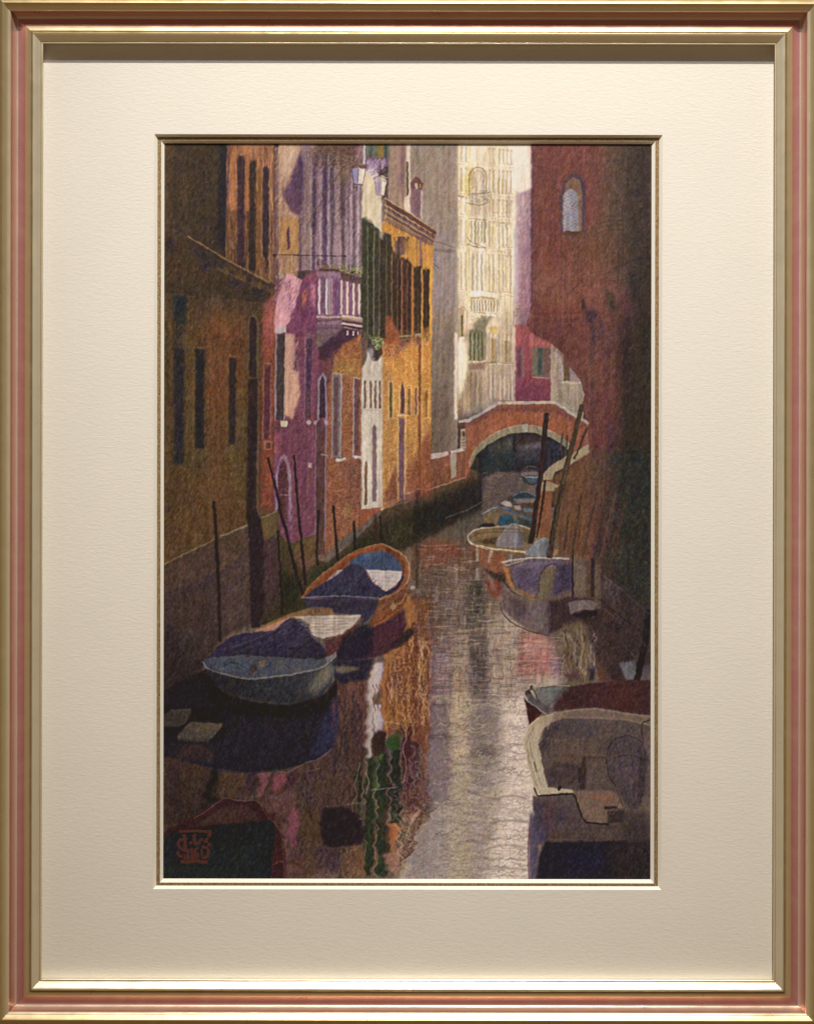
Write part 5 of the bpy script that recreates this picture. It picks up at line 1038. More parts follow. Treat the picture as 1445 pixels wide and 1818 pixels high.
    P('86 72 72', '946,1412 954,1415 1016,1410 1036,1456 1080,1464 1100,1462 1168,1465 1168,1492 972,1492 950,1470', b=1, c2='78 64 60'); P('66 60 92', '948,1420 964,1425 966,1460 976,1488 960,1480 948,1445', b=3, a=.8); P('58 60 96', '990,1430 1004,1432 1004,1465 990,1465', b=4, a=.5); P('76 44 66', '960,1425 985,1425 985,1480 970,1478', b=5, a=.5)
    L('22 20 28', '948,1398 955,1413 1014,1409 1020,1412 1034,1450 1042,1460 1082,1463', 3.4, .95); E('26 28 34', 994, 1399, 3.5, 5)
    P('70 64 96', '943,1440 952,1455 975,1492 958,1500 950,1568 940,1568 939,1470', b=2, a=.9); L('110 34 54', '943,1448 938,1500 940,1568', 2, .6, sm=1)
    P('24 24 44', '968,1494 1168,1491 1168,1580 950,1580 958,1520', b=2); P('26 30 68', '1000,1505 1075,1500 1070,1545 1000,1550', b=10, a=.7); P('56 44 40', '1080,1495 1168,1470 1168,1580 1090,1580', b=12, a=.5); L('110 88 76', '972,1490 1060,1491 1110,1490', 1.4, .5)
    hatch('960,1320 980,1284 1040,1277 1150,1290 1150,1400 1022,1402 975,1396', ['104 86 74', '66 56 58', '90 78 84', '112 84 66', '58 50 64'], 1500, 40, 7, 1.5, .38, 40)
    hatch('934,1320 956,1280 1000,1264 980,1284 958,1320 975,1398 954,1408', ['206 192 162', '150 136 110', '224 212 184'], 260, 80, 10, 1.3, .45, 12)
    hatch('950,1418 1012,1412 1036,1458 1150,1468 1150,1490 975,1490', ['100 84 78', '66 60 76', '84 60 60', '60 58 84'], 700, 84, 9, 1.5, .38, 10)
    hatch('1022,1406 1088,1406 1104,1436 1080,1456 1046,1456', ['140 110 90', '96 80 74', '150 100 76'], 260, 50, 7, 1.4, .4, 30)
    hatch('960,1260 1010,1222 1150,1212 1150,1262 1060,1254', ['84 44 50', '48 28 36', '70 40 40'], 420, 40, 10, 1.6, .4, 20)
    L('60 50 50', '1040,1344 1076,1345', 1.4, .7); L('70 58 54', '985,1360 1028,1362', 1.6, .6); P('52 44 50', '985,1350 1028,1358 1026,1364 985,1362', b=2, a=.5)
    # outboard motor under a hood
    P('74 64 70', '1076,1340 1082,1320 1096,1309 1115,1306 1134,1314 1146,1332 1150,1360 1144,1392 1138,1425 1130,1436 1112,1430 1098,1402 1082,1380', b=1.2, sm=1); P('96 78 98', '1090,1345 1130,1340 1135,1385 1105,1390', b=8, a=.5)
    P('52 44 44', '1138,1330 1150,1340 1146,1400 1134,1440', b=4, a=.8); L('44 36 38', '1078,1330 1092,1312 1115,1306 1138,1316 1150,1345', 1.8, .8, sm=1); L('36 30 34', '1090,1345 1115,1340 1138,1345 1155,1350', 2, .7, sm=1); L('40 32 36', '1077,1345 1080,1375 1096,1402 1106,1432', 1.6, .7, sm=1)
    L('46 38 42', '1106,1360 1125,1356 1140,1362', 1.6, .6, sm=1); L('40 34 38', '1142,1318 1140,1285 1152,1278 1157,1278', 2.4, .8, sm=1); L('110 92 100', '1118,1384 1124,1420', 2, .4)
    hatch('1080,1330 1115,1308 1146,1335 1140,1400 1130,1434 1100,1402', ['92 80 92', '60 50 56', '78 64 66', '104 88 100'], 420, 70, 9, 1.5, .4, 20)
    for q in ('1092,1320 1100,1345 1104,1380 1114,1420', '1116,1312 1122,1345 1126,1390 1124,1430', '1136,1322 1138,1352 1134,1400'): L('48 40 46', q, 1.6, .5, sm=1)
    P('130 100 100', '1142,1300 1160,1290 1160,1420 1150,1420', b=4, a=.25); P('50 44 50', '1096,1440 1150,1440 1150,1500 1110,1495', b=5, a=.7)

def paint():
    global RNG
    RNG = np.random.default_rng(7)
    LAY[0][:] = 0.3
    water(); ripples()
    S = '775,1240 940,1235 945,1575 715,1575 735,1500 775,1420'
    C = '735,985 840,985 895,1045 930,1120 985,1140 985,1210 930,1235 765,1245 765,1060'
    for i in range(260):
        x = RNG.uniform(770, 940); y = RNG.uniform(1225, 1565); w = RNG.uniform(14, 46)
        if x + w > 948: x = 948 - w
        br = x > 855 - max(0, y - 1400) * .1
        c = (['230 216 194', '170 152 138', '222 208 188'] if br else ['206 190 166', '128 114 110', '150 136 142', '196 178 130'])[RNG.integers(0, 3 if br else 4)]
        L(c, [[x, y], [x + w * .3, y - 2], [x + w * .6, y + 1.5], [x + w, y - 1]], RNG.uniform(1.5, 4), .3, sm=1, b=1)
    for i in range(420):
        x = RNG.uniform(735, 975); y = RNG.uniform(1000, 1240)
        if x > 895 and y < 1120: continue
        if RNG.random() < .7:
            w = RNG.uniform(8, 34); q = [[x, y], [x + w, y + RNG.uniform(-1, 1)]]
        else:
            w = RNG.uniform(10, 34); q = [[x, y], [x + RNG.uniform(-1.5, 1.5), y + w]]
        L(['206 190 168', '84 68 62', '160 142 140', '120 98 92', '190 160 120', '96 96 84'][RNG.integers(0, 6)], q, RNG.uniform(1, 3), .4)
    for k, (c, a) in enumerate((('104 88 80', .34), ('220 206 184', .26), ('150 136 128', .3))):
        contour(S, 9, 3.5, 50 + k, c, .8, 1.1, a); contour(S, 4, 3, 60 + k, c, .6, 1.1, a * .8, ph=.3)
        contour(C, 3, 9, 70 + k, c, .8, 1.1, a * .9); contour(C, 9, 2.4, 80 + k, c, .8, 1.1, a * .9)
    contour('690,1175 766,1060 766,1300 690,1300', 2.2, 10, 90, '110 64 40', 1, 1.6, .75); contour('690,1175 766,1060 766,1300 690,1300', 5, 3, 91, '232 180 96', .8, 1.3, .6)
    contour('700,1400 765,1300 765,1450 700,1560', 3, 6, 92, '200 166 130', .8, 1.5, .6)
    for k, (c, a) in enumerate((('44 34 44', .55), ('136 96 66', .45), ('110 60 60', .4), ('150 116 84', .35))):
        contour('560,1240 650,1200 640,1345 620,1440 530,1440 530,1365', 2, 16, 95 + k, c, .9, 1.8, a); contour('390,1372 530,1360 540,1470 500,1450 400,1415', 2.2, 9, 100 + k, c, .9, 1.7, a * .8)
        contour('510,1480 640,1505 640,1565 510,1565', 3, 8, 105 + k, c, .8, 1.6, a)
    W = LAY[0]
    n1 = anis(0, 9, 3.5, 1); n2 = anis(0, 4, 2.2, 2); n3 = anis(0, 14, 10, 3)
    yy = np.arange(PH)[:, None] + OY
    amp = np.clip((yy - 1000) / 400, 0, 1) * 2.2 + .5
    W = sample(W, amp * (n1 + .18 * n2), n3 * .8)
    LAY[0][:] = W
    M((.84, .80, .98), '676,1150 724,1060 768,1060 768,1320 676,1320', 5); M((.78, .76, .9), '676,1290 765,1290 765,1440 690,1440', 6)
    M((.88, .88, .88), '836,1240 884,1240 876,1370 840,1376', 7); M((.86, .84, .86), '766,1250 800,1250 800,1420 766,1430', 5); M((1.07, 1.07, 1.07), '905,1240 936,1236 945,1400 943,1575 880,1575 890,1400', 8)
    M((.78, .74, .72), '732,960 860,960 895,1040 890,1110 740,1130', 12); M((.93, .9, .9), '740,1110 930,1110 930,1240 764,1240', 10); M((1.1, 1.08, 1.02), '797,1232 832,1232 832,1345 800,1345', 4); M((.8, .8, .84), '836,1125 866,1125 866,1240 838,1240', 5)
    for q in ('838,1332 856,1324 874,1332 886,1342', '770,1350 790,1346 806,1352', '800,1376 830,1370 850,1380 872,1374', '770,1462 800,1456 822,1464 846,1456', '806,1500 836,1492 866,1500', '880,1420 905,1412 936,1418', '872,1462 900,1456 940,1460', '862,1508 895,1500 940,1506',
              '852,1546 890,1540 940,1544', '800,1412 826,1404 850,1412', '846,1268 868,1262 890,1268', '842,1296 866,1290 888,1298', '770,1284 784,1280 800,1284'):
        L('112 98 92', q, 3.4, .5, sm=1, b=1); L('222 208 186', q.replace(',1', ',1'), 1, .3, sm=1)
    # crisp strokes on the water, laid over the softer ones
    for i in range(620):
        x = RNG.uniform(738, 925); y = RNG.uniform(965, 1245)
        if x > 830 and y < 1030 or x > 880 and y < 1115 - (925 - x) * .3: continue
        dk = LAY[0][int(y) - OY, int(x) - OX].mean(); c = ['216 202 178', '188 168 150', '206 176 140'][i % 3] if RNG.random() < .5 else ['70 56 52', '92 72 68', '84 80 72'][i % 3]
        if RNG.random() < .74: w = RNG.uniform(8, 34); q = [[x, y], [x + w / 2, y + RNG.uniform(-1.5, 1.5)], [x + w, y + RNG.uniform(-1, 1)]]
        else: w = RNG.uniform(7, 24); q = [[x, y], [x + RNG.uniform(-2, 2), y + w / 2], [x + RNG.uniform(-1.5, 1.5), y + w]]
        L(c, q, RNG.uniform(1, 2.2), .4, sm=1)
    for i in range(150):
        x = RNG.uniform(684, 762); y = RNG.uniform(1120, 1290); h = RNG.uniform(14, 40)
        if x + (y - 1120) * .3 < 724 and y < 1200 and x < 724: continue
        L(['96 56 36', '222 184 130', '124 70 42', '206 160 84', '86 50 42'][i % 5], [[x, y], [x + RNG.uniform(-3, 3), y + h * .25], [x + RNG.uniform(-3, 3), y + h * .5], [x + RNG.uniform(-3, 3), y + h * .75], [x, y + h]], RNG.uniform(1.2, 2.6), .6, sm=1)
    for i in range(260):
        x = RNG.uniform(768, 930); y = RNG.uniform(1235, 1560); w = RNG.uniform(8, 34)
        if x + w > 943: w = 943 - x
        c = ['120 104 92', '146 128 118', '110 98 104'][i % 3] if (i % 2 or x > 880) else ['224 212 190', '206 190 150', '216 200 180'][i % 3]
        L(c, [[x, y], [x + w * .3, y - RNG.uniform(1, 4)], [x + w * .6, y + RNG.uniform(0, 3)], [x + w, y - RNG.uniform(0, 4)]], RNG.uniform(1, 2.2), .42 if x > 880 else .5, sm=1)
    for q in ('640,1352 636,1375 630,1392 634,1410 626,1430 632,1450 644,1455', '700,1462 712,1478 704,1490 716,1500 706,1512 718,1524', '728,1470 722,1486 734,1494 724,1506', '650,1372 656,1390 650,1410', '676,1290 690,1282 712,1286', '716,1290 722,1310 716,1330 722,1360 717,1390'):
        L('206 178 144', q, 1.8, .7, sm=1)
    keep = LAY[0].copy()
    town(); banks_mask = cover(pts('282,1262 366,1190 470,1112 560,1078 640,985 700,985 770,950 860,905 945,935 893,1000 888,1080 940,1125 1000,1130 1010,1208 1168,1208 1168,248 282,248'))
    m, x0, y0, x1, y1 = banks_mask
    full = np.zeros((PH, PW), np.float32); full[y0:y1, x0:x1] = m
    banks(); right()
    m3 = blur(full, 1.2)[..., None]
    # where the banks paint spills over open water, the water keeps showing
    diff = LAY[0]; LAY[0][:] = diff
    details()
    M((.90, .92, .86), '282,500 470,500 462,925 282,1010', 8); M((.85, .88, .92), '1105,248 1168,248 1168,1200 1105,1200', 10); M((.86, .92, .9), '1090,560 1168,560 1168,900 1090,900', 10)
    M((1.02, 1.16, 1.14), '578,640 641,640 641,960 600,965 578,980', 4)
    M((1.09, 1.09, 1.07), '812,250 943,250 925,560 905,700 812,740', 5); M((1.05, 1.04, 1.0), '641,300 680,300 680,420 641,400', 3)
    M((.96, 1.02, .84), '482,590 576,590 576,990 500,985', 4); M((.98, 1.03, .9), '562,480 645,480 645,566 562,566', 3); M((.93, .96, .92), '534,262 641,262 641,480 534,480', 3)
    M((1.07, 1.02, .92), '286,560 440,560 438,930 286,990', 10); M((1.1, 1.0, .92), '350,570 440,570 440,720 350,720', 20); M((.84, .86, .9), '1080,250 1160,250 1160,1060 1100,1060 1100,700', 14); M((1.0, .97, .93), '942,420 1060,420 1050,600 960,590 940,560', 16); M((1.12, 1.06, .98), '401,262 486,262 486,480 401,460', 5)
    M((.9, .84, .9), '590,600 641,600 641,960 576,985 576,640', 4); M((1.06, 1.04, .96), '690,620 764,610 764,740 700,800', 6)
    SAT(.85, '812,250 914,250 914,720 812,740', 4); M((1.07, 1.05, 1.03), '812,250 914,250 914,720 812,740', 4); M((1.06, 1.01, .93), '690,262 808,262 808,805 766,805 766,420 690,350', 4)
    SAT(.88, '942,250 1165,250 1165,1200 1050,1200 1040,760 1030,680 1005,640 942,590', 6); SAT(.82, '286,500 462,520 462,930 286,1000', 8); M((1.05, 1.04, 1.0), '812,250 943,250 925,560 905,700 812,740', 5)
    SAT(.85, '641,386 766,430 766,900 578,980 578,600 641,590', 6); M((1.04, 1.03, .98), '942,250 1100,250 1100,700 1010,650 942,590', 10); M((1.08, 1.07, 1.0), '678,400 766,430 766,760 678,640', 5); M((.97, 1.02, 1.03), '826,716 1044,716 1044,800 826,830', 4)
    boats()
    SAT(.72, '360,1166 600,1160 596,1215 540,1250 400,1240', 4); SAT(.8, '540,1062 680,965 727,1000 724,1050 660,1115 560,1160 380,1165 500,1100', 5)
    M((.92, .88, .84), '360,1166 600,1160 596,1215 540,1250 400,1240', 4); M((.78, .76, .78), '290,1256 400,1256 400,1320 290,1320', 3)
    M((1.0, 1.0, 1.0), '282,1 283,1 283,2', 1); M((.72, .76, .84), '300,1360 560,1352 600,1300 640,1240 645,1440 620,1575 282,1575', 16); M((.8, .8, .9), '282,1100 366,1180 400,1250 282,1340', 12)
    I = LAY[0]
    # hand-made edges
    I = sample(I, .42 * anis(90, 2.6, 2.6, 11), .42 * anis(0, 2.6, 2.6, 12))
    # pencil layering: long faint upright strokes, strokes up to the right, paper tooth, colours over colours
    streak = anis(90, 26, 1.3, 41) * .5 + anis(86, 9, 2.2, 42) * .5
    wall = np.ones((PH, PW), np.float32) - blur(np.clip((yy - 1150) / 120, 0, 1).astype(np.float32) * np.ones((1, PW), np.float32), 4) * .75
    I = I * (1 + (.055 * streak * wall)[..., None])
    bl = blur(I, 2.2); I = np.clip(I + .38 * (I - bl), 0, 1)
    lum = blur(I.mean(2), 1.5)
    g1 = anis(60, 1.9, .6, 21); g2 = anis(88, 1.8, .6, 22); g3 = anis(0, .6, .6, 23); g4 = anis(118, 1.6, .6, 24); g5 = anis(68, 3.4, 1.5, 26)
    mix = .45 * g1 + .35 * g2 + .6 * g3 + .2 * g4 + .28 * g5
    k = (.008 + .064 * np.sqrt(np.clip(lum, 0, 1)) * (1.12 - lum))
    out = np.empty_like(I)
    yel = .7 * anis(62, 1.8, .8, 31) + .3 * anis(60, 7, 4, 32); blu = .8 * anis(55, 1.8, .8, 33) + .3 * anis(70, 7, 4, 34); red = .75 * anis(66, 1.8, .8, 35) + .3 * anis(80, 7, 4, 36)
    g = I.mean(2, keepdims=True)
    I = np.clip(g + (I - g) * .92, 0, 1)
    I[..., 2] -= .3 * np.maximum(I[..., 2] - I[..., 1], 0)
    I = I * np.array([.925, .905, .91], np.float32)
    out[..., 0] = I[..., 0] + k * (1.0 * mix + .3 * red + .2 * yel)
    out[..., 1] = I[..., 1] * .985 + k * (.95 * mix - .12 * red + .15 * yel)
    out[..., 2] = I[..., 2] + k * (.9 * mix + .35 * blu - .3 * yel)
    return np.clip(out, .02, .97)
SEAL = (('319,1478 322,1477 340,1476 352,1476 370,1477', 3.2), ('371,1476 374,1479 372,1486', 4.4), ('328,1482 330,1494 330,1510', 4), ('327,1493 322,1491 318,1496 319,1502 324,1508 328,1511', 3.4),
                 ('328,1511 334,1512 336,1526', 3.4), ('317,1512 319,1519 325,1521 329,1519 330,1527', 3.8), ('349,1482 346,1486 348,1496 349,1502', 3.6), ('350,1500 355,1496 359,1491 362,1492', 3),
                 ('336,1508 336,1527', 2.6), ('342,1506 343,1528', 3), ('347,1508 354,1506', 2.6), ('348,1508 348,1526', 2.8), ('353,1514 353,1524', 2.6),
                 ('359,1505 366,1505 371,1510 371,1517 366,1523 360,1523', 3.6), ('359,1508 360,1520', 2.4), ('322,1529 329,1531 345,1530 352,1528 358,1531 370,1531', 4))
SEAL_DOTS = ((340, 1497, 3.4), (367, 1494, 4), (373, 1500, 3.6), (369, 1490, 2.6), (328, 1484, 3))
SIGN = [(q, 1.9) for q in ('318,1538 313,1540 314,1543 322,1543 321,1546 314,1548', '326,1538 326,1547', '330,1541 331,1547', '330,1542 335,1541 336,1546', '339,1542 339,1546', '343,1541 346,1542 346,1547', '347,1537 347,1546', '351,1541 357,1541 356,1544 352,1544', '361,1541 362,1546')]
def FALLOFF_GAIN(x, y):
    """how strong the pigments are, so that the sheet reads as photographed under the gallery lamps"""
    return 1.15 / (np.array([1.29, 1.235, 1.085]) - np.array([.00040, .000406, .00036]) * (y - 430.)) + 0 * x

# ---------------- building the framed picture ----------------
def Wp(px, py, h):
    """a photograph pixel lying h pixels in front of the drawing, as a place in the world"""
    k = (1 - h / D) * S
    return ((px - CX) * k, -h * S, (CY - py) * k)

def link(name, verts, faces, mats, parent=None, smooth=False, uv=None, fmat=None):
    me = bpy.data.meshes.new(name); me.from_pydata([tuple(map(float, v)) for v in verts], [], faces)
    for m in mats: me.materials.append(m)
    if fmat is not None: me.polygons.foreach_set('material_index', fmat)
    if uv is not None:
        l = me.uv_layers.new(name='UVMap'); li = np.empty(len(me.loops), int); me.loops.foreach_get('vertex_index', li)
        l.data.foreach_set('uv', np.asarray(uv, np.float32)[li].ravel())
    if smooth: me.polygons.foreach_set('use_smooth', [True] * len(me.polygons))
    me.update(); o = bpy.data.objects.new(name, me); sc.collection.objects.link(o)
    if parent is not None:
        o.parent = parent
        o.location = tuple(-v for v in ORG(parent))
    return o
ORIG = {}
def ORG(p):
    return ORIG.get(p.name, (0, 0, 0))

def mat(name, color=(.8, .8, .8), rough=.6, metal=0.0):
    m = bpy.data.materials.new(name); m.use_nodes = True; b = m.node_tree.nodes['Principled BSDF']
    b.inputs['Base Color'].default_value = (*color, 1); b.inputs['Roughness'].default_value = rough; b.inputs['Metallic'].default_value = metal
    return m, m.node_tree, b

def node(t, kind, **k):
    n = t.nodes.new(kind)
    for a, v in k.items(): setattr(n, a, v)
    return n

def noise(t, vec, scale, detail=3, rough=.5, dist=0.):
    n = node(t, 'ShaderNodeTexNoise'); n.inputs['Scale'].default_value = scale; n.inputs['Detail'].default_value = detail
    n.inputs['Roughness'].default_value = rough; n.inputs['Distortion'].default_value = dist
    if vec is not None: t.links.new(vec, n.inputs['Vector'])
    return n

def mapped(t, scale, coord='Object', rot=(0, 0, 0)):
    c = node(t, 'ShaderNodeTexCoord'); m = node(t, 'ShaderNodeMapping'); m.inputs['Scale'].default_value = scale; m.inputs['Rotation'].default_value = rot
    t.links.new(c.outputs[coord], m.inputs[0]); return m.outputs[0]

def ramp(t, fac, stops, interp='LINEAR'):
    r = node(t, 'ShaderNodeValToRGB'); r.color_ramp.interpolation = interp; el = r.color_ramp.elements
    el[0].position = stops[0][0]; el[0].color = (*stops[0][1], 1); el[1].position = stops[-1][0]; el[1].color = (*stops[-1][1], 1)
    for p, c in stops[1:-1]: q = el.new(p); q.color = (*c, 1)
    t.links.new(fac, r.inputs[0]); return r.outputs[0]

def bump(t, b, h, dist, strength=1.0, prev=None):
    n = node(t, 'ShaderNodeBump'); n.inputs['Distance'].default_value = dist; n.inputs['Strength'].default_value = strength
    t.links.new(h, n.inputs['Height'])
    if prev is not None: t.links.new(prev, n.inputs['Normal'])
    t.links.new(n.outputs[0], b.inputs['Normal']); return n.outputs[0]

def mix(t, a, c, fac, mode='MIX'):
    n = node(t, 'ShaderNodeMix', data_type='RGBA', blend_type=mode)
    for s, v in ((0, fac), (6, a), (7, c)):
        if hasattr(v, 'is_linked') or isinstance(v, bpy.types.NodeSocket): t.links.new(v, n.inputs[s])
        else: n.inputs[s].default_value = v if s == 0 else (*v, 1)
    return n.outputs[2]

# mat board with a pressed leather-like grain
M_MAT, t, b = mat('cream_mat_board', (.77, .725, .695), .85)
v1 = mapped(t, (85, 1, 270)); n1 = noise(t, v1, 1.6, 4, .55, .6); v2 = mapped(t, (150, 1, 420), rot=(0, .12, 0)); n2 = noise(t, v2, 1.2, 2, .5, .8); n3 = noise(t, mapped(t, (1, 1, 1)), 1500, 2)
a = node(t, 'ShaderNodeMath', operation='ADD'); t.links.new(n1.outputs[0], a.inputs[0]); t.links.new(n2.outputs[0], a.inputs[1])
bn = bump(t, b, a.outputs[0], .00034, .42); bump(t, b, n3.outputs[0], .00004, .35, bn)
nb = noise(t, mapped(t, (1, 1, 1)), 14, 3)
t.links.new(ramp(t, nb.outputs[0], [(.3, (.755, .711, .682)), (.7, (.773, .728, .698))]), b.inputs['Base Color'])
M_CORE, t, b = mat('white_bevel_core', (.88, .85, .80), .7)
n = noise(t, mapped(t, (1, 1, 1)), 900, 3); bump(t, b, n.outputs[0], .00004, .3)
# the narrow inner mat: tan paper with gold and brown flecks
M_GOLD, t, b = mat('flecked_gold_paper', (.3, .2, .1), .55, .25)
n = noise(t, mapped(t, (1, 1, 1)), 1400, 2, .6); t.links.new(ramp(t, n.outputs[0], [(.35, (.14, .075, .03)), (.5, (.27, .17, .085)), (.68, (.50, .37, .2))]), b.inputs['Base Color'])
bump(t, b, n.outputs[0], .0001, .5)
M_BACK, t, b = mat('brown_backing_board', (.25, .17, .1), .9)
n = noise(t, mapped(t, (1, 1, 1)), 300, 3); bump(t, b, n.outputs[0], .0001, .4)
M_WALL, t, b = mat('tan_wall', (.52, .41, .27), .85)
n = noise(t, mapped(t, (1, 1, 1)), 180, 5, .6); bump(t, b, n.outputs[0], .0004, .5)
nb = noise(t, mapped(t, (1, 1, 1)), 6, 4); t.links.new(ramp(t, nb.outputs[0], [(.3, (.50, .40, .27)), (.7, (.57, .45, .31))]), b.inputs['Base Color'])
# rail finish: champagne leaf with a rose glaze in the hollow
M_FRAME, t, b = mat('champagne_leaf_with_rose_glaze', (.6, .5, .35), .34, .62)
c = node(t, 'ShaderNodeTexCoord'); sp = node(t, 'ShaderNodeSeparateXYZ'); t.links.new(c.outputs['UV'], sp.inputs[0])
ns = noise(t, mapped(t, (60, 3, 1), 'UV'), 1.0, 4, .6)
ad = node(t, 'ShaderNodeMath', operation='MULTIPLY_ADD'); t.links.new(ns.outputs[0], ad.inputs[0]); ad.inputs[1].default_value = .022
sh = node(t, 'ShaderNodeMath', operation='SUBTRACT'); t.links.new(sp.outputs['X'], sh.inputs[0]); sh.inputs[1].default_value = .011; t.links.new(sh.outputs[0], ad.inputs[2])
CH, CH2, RO, RO2, BR = (.83, .76, .58), (.87, .80, .65), (.58, .29, .31), (.80, .63, .55), (.5, .34, .2)
k = 1 / 84
colr = ramp(t, ad.outputs[0], [(0, CH), (2.5 * k, CH), (3.5 * k, BR), (5 * k, CH), (17 * k, CH2), (19.5 * k, (.36, .28, .12)), (22 * k, (.40, .27, .13)), (24.5 * k, (.62, .50, .32)), (31 * k, (.64, .46, .30)),
    (32.5 * k, (.55, .26, .2)), (37 * k, RO), (43.5 * k, RO), (45 * k, RO2), (54 * k, (.66, .44, .32)), (55.5 * k, (.58, .25, .20)), (57 * k, (.6, .3, .22)), (58.5 * k, CH2), (66 * k, (.66, .54, .33)), (71 * k, (.55, .42, .22)), (1, (.4, .3, .16))])
nv = noise(t, mapped(t, (1, 14, 1), 'UV'), 1.0, 3)
colr = mix(t, colr, (.72, .62, .46), ramp(t, nv.outputs[0], [(.45, (0, 0, 0)), (.8, (.22, .22, .22))]))
ng = noise(t, mapped(t, (1, 1, 1)), 2600, 2); colr = mix(t, colr, (.3, .2, .1), ramp(t, ng.outputs[0], [(.62, (0, 0, 0)), (.8, (.25, .25, .25))]))
t.links.new(colr, b.inputs['Base Color'])
bs = bump(t, b, ns.outputs[0], .0002, .35); bump(t, b, ng.outputs[0], .00003, .3, bs)
nr = noise(t, mapped(t, (1, 1, 1)), 60, 3); t.links.new(ramp(t, nr.outputs[0], [(.3, (.27,) * 3), (.7, (.37,) * 3)]), b.inputs['Roughness'])
M_SIDE, t, b = mat('bare_brown_frame_side', (.17, .11, .06), .6)
n = noise(t, mapped(t, (1, 1, 1)), 90, 4); bump(t, b, n.outputs[0], .0002, .4)
# picture glass: clear, a faint reflection
M_GLASS = bpy.data.materials.new('picture_glass'); M_GLASS.use_nodes = True; t = M_GLASS.node_tree; t.nodes.remove(t.nodes['Principled BSDF'])
tr = node(t, 'ShaderNodeBsdfTransparent'); tr.inputs[0].default_value = (.985, .99, .985, 1); gl = node(t, 'ShaderNodeBsdfGlossy'); gl.inputs['Roughness'].default_value = .03
fr = node(t, 'ShaderNodeFresnel'); ge = node(t, 'ShaderNodeNewGeometry'); mp = node(t, 'ShaderNodeMapRange'); mp.inputs['To Min'].default_value = 1.5; mp.inputs['To Max'].default_value = 1 / 1.5; t.links.new(ge.outputs['Backfacing'], mp.inputs['Value']); t.links.new(mp.outputs[0], fr.inputs[0]); ms = node(t, 'ShaderNodeMixShader')
t.links.new(fr.outputs[0], ms.inputs[0]); t.links.new(tr.outputs[0], ms.inputs[1]); t.links.new(gl.outputs[0], ms.inputs[2]); t.links.new(ms.outputs[0], t.nodes['Material Output'].inputs[0])

# the wall
wl = link('wall', [(-3, .008, -2.2), (3, .008, -2.2), (3, .008, 2.2), (-3, .008, 2.2)], [(0, 1, 2, 3)], [M_WALL]); wl['kind'] = 'structure'

root = bpy.data.objects.new('framed_picture', None); sc.collection.objects.link(root)
root.location = (0, 0, -.455); ORIG[root.name] = (0, 0, -.455); root.empty_display_size = .1
root['label'] = 'framed coloured pencil drawing of a canal with moored boats, champagne frame, cream mat'
root['category'] = 'picture'

# frame rails, mitred, from one moulding profile (t across the rail, h height; both in photograph pixels)
SX0, SX1, SY0, SY1 = 76.0, 1373.0, 79.0, 1739.0
PROF = [(0, 12), (0, 28), (.6, 30.3), (1.8, 31), (3, 31.1), (3.7, 30.5), (4.4, 31.0), (5.5, 32), (8, 33.4), (12, 36.2), (16, 38.6), (18.5, 39.6), (20, 39.4), (20.8, 38), (21.2, 36.6), (22, 36.8),
        (23.5, 36.9), (26, 36.0), (29, 34.4), (32, 32.0), (35, 29.8), (38, 28.2), (42, 27), (46, 26.8), (47.6, 28.4), (48.3, 29.4), (49.2, 30.2), (50, 31.6), (54, 37.8), (58, 44.6), (59.2, 46.4), (60, 46.9), (62.6, 48.3), (63.4, 48.6),
        (66, 50.6), (69, 52.8), (71, 54.2), (72.4, 54.8), (73.5, 54.5), (76, 53), (78, 51.4), (79.6, 48.5), (81, 41), (81, -14)]
def profile():
    p = np.array(PROF, float); out = [p[0]]
    for i in range(len(p) - 1):
        a, b_, c, d = p[max(i - 1, 0)], p[i], p[i + 1], p[min(i + 2, len(p) - 1)]
        n = 3 if 1 <= i < len(p) - 2 else 1
        for q in range(1, n + 1):
            u = q / n
            out.append(.5 * ((2 * b_) + (c - a) * u + (2 * a - 5 * b_ + 4 * c - d) * u * u + (3 * b_ - a - 3 * c + d) * u ** 3) if n > 1 else c)
    return np.array(out)
pr = profile()
def tw(t_, h):     # width across the moulding as the camera sees it -> true width
    return (738 + t_) * (1 - h / D) - 738 * (1 - 28 / D)
mx, my = (SX0 + SX1) / 2, (SY0 + SY1) / 2
hx, hy = (SX1 - SX0) / 2 * (1 - 28 / D), (SY1 - SY0) / 2 * (1 - 28 / D)
cxw, czw = (mx - CX) * (1 - 28 / D) * S, (CY - my) * (1 - 28 / D) * S
NSEG = 40
for side, (dx, dz) in (('top', (0, 1)), ('bottom', (0, -1)), ('left', (-1, 0)), ('right', (1, 0))):
    vs, uvs, fs = [], [], []
    m = len(pr)
    for j in range(NSEG + 1):
        u = -1 + 2 * j / NSEG
        for i, (t_, h) in enumerate(pr):
            T = tw(t_, h)
            gap = .15
            if dz: X = u * (hx + T - gap * (abs(u) > .99)); Z = dz * (hy + T)
            else: Z = u * (hy + T - gap * (abs(u) > .99)); X = dx * (hx + T)
            vs.append((cxw + X * S, -h * S, czw + Z * S)); uvs.append((max(t_, 0) / 84, u * (.65 if dz else .83) * 3 + (dx + 2 * dz) * 1.7))
    for j in range(NSEG):
        for i in range(m - 1):
            a_, b_, c_, d_ = j * m + i, j * m + i + 1, (j + 1) * m + i + 1, (j + 1) * m + i
            fs.append((a_, b_, c_, d_) if side in ('top', 'left') else (d_, c_, b_, a_))
    if side == 'left': fs = [f[::-1] for f in fs]
    if side == 'right': fs = [f[::-1] for f in fs]
    # close the mitred ends
    fs.append(tuple(range(m))); fs.append(tuple(range(NSEG * m, NSEG * m + m))[::-1])
    fm = [1 if (f[0] % m) >= m - 2 and n_ < len(fs) - 2 else 0 for n_, f in enumerate(fs)]
    link('frame_rail', vs, fs, [M_FRAME, M_SIDE], root, smooth=False, uv=uvs, fmat=fm)
